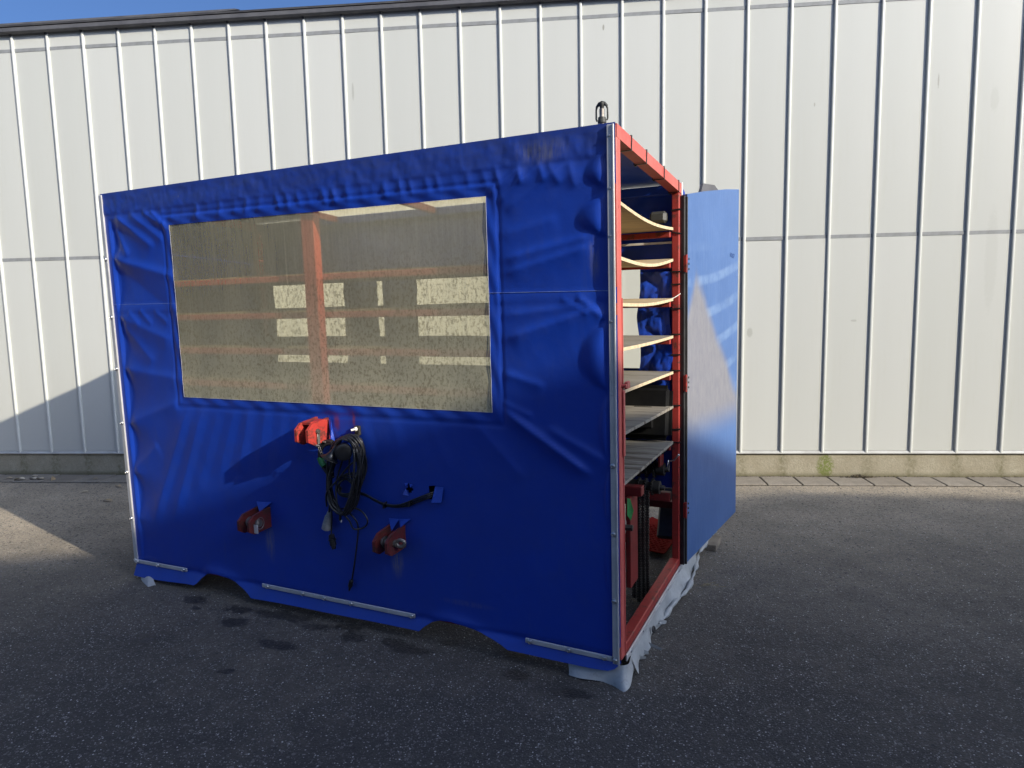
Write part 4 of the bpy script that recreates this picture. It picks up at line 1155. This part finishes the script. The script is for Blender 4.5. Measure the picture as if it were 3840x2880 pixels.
# red tread plate near the ground
poly = [(2.613, 1.535), (2.85, 1.483), (2.858, 1.514), (2.861, 1.732), (2.801, 2.0), (2.606, 2.17), (2.55, 1.9)]
b = MB(); b.prism([(x - 2.70, y - .75) for x, y in poly], (-.096, -.090), 2); tread = b.build('tread_plate', M_tread, mach)
tb = MB()
for i in range(-3, 12):
    for j in range(20):
        x = 2.56 + .03 * i + (.015 if j % 2 else 0); y = 1.50 + .032 * j
        if 2.60 < x < 2.845 and 1.53 < y < 2.0 and (x - 2.6) + (y - 1.53) * .1 > .03:
            s_ = 1 if (i + j) % 2 else -1
            tb.tube([ml((x - .008, y - s_ * .006, -.0895)), ml((x + .008, y + s_ * .006, -.0895))], [.0032, .0032], 5)
tbo = tb.build('tread_pattern', M_tread, tread); tbo['kind'] = 'stuff'
# slanting black guard, plank
Mx = Matrix.Translation(ml((2.86, 1.62, .12))) @ Euler((R(-38), 0, R(6))).to_matrix().to_4x4()
MB().box((-.07, -.02, -.16), (.07, .02, .18), .01, Mx).build('guard', M_rubber, mach)
Mx = Matrix.Translation(ml((2.93, 1.70, .07))) @ Euler((R(-42), 0, R(6))).to_matrix().to_4x4()
MB().box((-.028, -.012, -.15), (.028, .012, .15), .003, Mx).build('plank', M_wood, mach)
mbox('cross_tube', (2.1, 1.55, .18), (3.0, 1.60, .225), M_reddark)

seat = empty('seat', cabin.matrix_basis @ Vector((2.55, 1.02, .75)), CR)
tag(seat, 'black moulded seat back under the shelves inside the cabin end', 'seat')
bm = bmesh.new(); bmesh.ops.create_cube(bm, size=1)
for v in bm.verts: v.co = Vector((v.co.x * .66, v.co.y * .07, v.co.z * .30 + .10))
bmesh.ops.bevel(bm, geom=list(bm.edges), offset=.03, segments=3, affect='EDGES')
me = bpy.data.meshes.new('backrest'); bm.to_mesh(me); bm.free(); me.materials.append(M_seat)
o = inst('backrest', me, seat, (.12, .03, .02), (R(-8), 0, 0))
MB().box((-.2, -.02, -.10), (.42, .05, -.05), .012).build('cushion', M_seat, seat)
for a in (-.05, .10, .25): MB().box((a, -.028, .04), (a + .11, -.010, .16), .008).build('rib_pad', M_seat, seat)
MB().cyl((.1, .02, -.1), (.1, .02, -.72), .022, 10).build('pillar', M_greasy, seat)

# ------------------------------------------------------------------ small things on the ground
blk = MB().box((-.035, -.10, 0), (.035, .10, .04), .003).build('wooden_block', M_wood)
blk.location = (.875, 4.50, .002); blk.rotation_euler = (0, 0, -.36)
tag(blk, 'weathered wooden block lying under the grey skirt below the open door', 'block')
LEAF = [(-5.26, 6.12, .10, 'largest curled brown leaf in the heap at the foot of the shaded plinth'), (-5.36, 6.07, .11, 'long flat brown leaf sticking out in front of the heap by the plinth'),
        (-5.18, 6.11, .09, 'dark leaf lying between the leaf heap and the pale folded leaf'), (-5.053, 6.10, .08, 'pale folded leaf standing upright beside the leaf heap'),
        (-5.33, 6.22, .06, 'small leaf tight against the plinth behind the leaf heap'), (-5.52, 6.13, .06, 'small pale leaf on the slabs at the far left edge of the picture'),
        (-5.48, 5.97, .04, 'tiny leaf scrap on the asphalt just before the slabs at far left'), (-4.232, 5.894, .07, 'single curled leaf on the asphalt close to the cabin trim'),
        (-4.62, 6.12, .05, 'lone dark leaf lying in the middle of a shaded paving slab'), (-4.414, 5.70, .055, 'lone pale leaf farthest out on the shaded asphalt'), (-4.0, 5.42, .08, 'dark flat leaf lying near the left side of the cabin')]
for (x, y, s_, lab) in LEAF:
    b = MB(); n = 7; vs = []; fs = []
    cw_ = random.uniform(.25, .6)
    for k in range(n):
        t_ = k / (n - 1); wd = s_ * .28 * math.sin(math.pi * (t_ * .92 + .04)) ** .8
        z_ = s_ * .22 * math.sin(t_ * 2.6) * cw_
        for e, zz in ((-1, wd * .7), (0, 0), (1, wd * .5)): vs.append(((t_ - .5) * s_, e * wd, z_ + zz * cw_ + .004))
    for k in range(n - 1):
        for e in range(2): q_ = k * 3 + e; fs.append((q_, q_ + 1, q_ + 4, q_ + 3))
    b.add(vs, fs); o = b.build('leaf', M_leaf, None, 60)
    o.location = (x, y, .013 if y > 6.03 else .003); o.rotation_euler = (random.uniform(-.1, .1), random.uniform(-.1, .1), random.uniform(-.5, .7))
    if 'upright' in lab: o.rotation_euler = (.9, -.5, 2.1)
    tag(o, lab, 'leaf', 'dry leaves by the wall')
b = MB()
for k in range(90):
    x = 2.48 + random.gauss(0, .07); y = 6.285 + random.gauss(0, .012); a_ = random.uniform(0, 6.28); ln = random.uniform(.01, .04)
    z_ = .014 + random.random() * .02 * math.exp(-((x - 2.48) / .06) ** 2)
    y = min(y, 6.315)
    b.tube([(x, y, z_), (x + ln * math.cos(a_), min(y + ln * .4 * math.sin(a_), 6.318), z_ + random.uniform(-.004, .012))], random.uniform(.0015, .005), 4)
for k in range(200):
    x = random.uniform(1.2, 4.2); a_ = random.uniform(0, 6.28); ln = random.uniform(.006, .02)
    b.tube([(x, 6.312, .013), (x + ln * math.cos(a_), 6.305, .016)], random.uniform(.001, .004), 4)
tag(b.build('moss_litter', M_twig), 'dark moss and twig litter in the joint at the plinth foot', kind='stuff')
b = MB()
Mc = cabin.matrix_basis
for k in range(70):
    p = Mc @ Vector((2.84 + random.gauss(0, .05), .93 + random.gauss(0, .09), 0)); a_ = random.uniform(0, 6.28); ln = random.uniform(.01, .035)
    b.tube([(p.x, p.y, .004), (p.x + ln * math.cos(a_), p.y + ln * math.sin(a_), .006)], .0012, 4)
for k in range(26):
    x, y = .72 + random.gauss(0, .03), 3.86 + random.gauss(0, .02); a_ = random.uniform(0, 6.28); ln = random.uniform(.01, .05)
    b.tube([(x, y, .003), (x + ln * math.cos(a_), y + .3 * ln * math.sin(a_), .005)], .0012, 4)
tag(b.build('straw_scraps', M_straw), 'pale straw scraps under the chains and beside the skirt', kind='stuff')
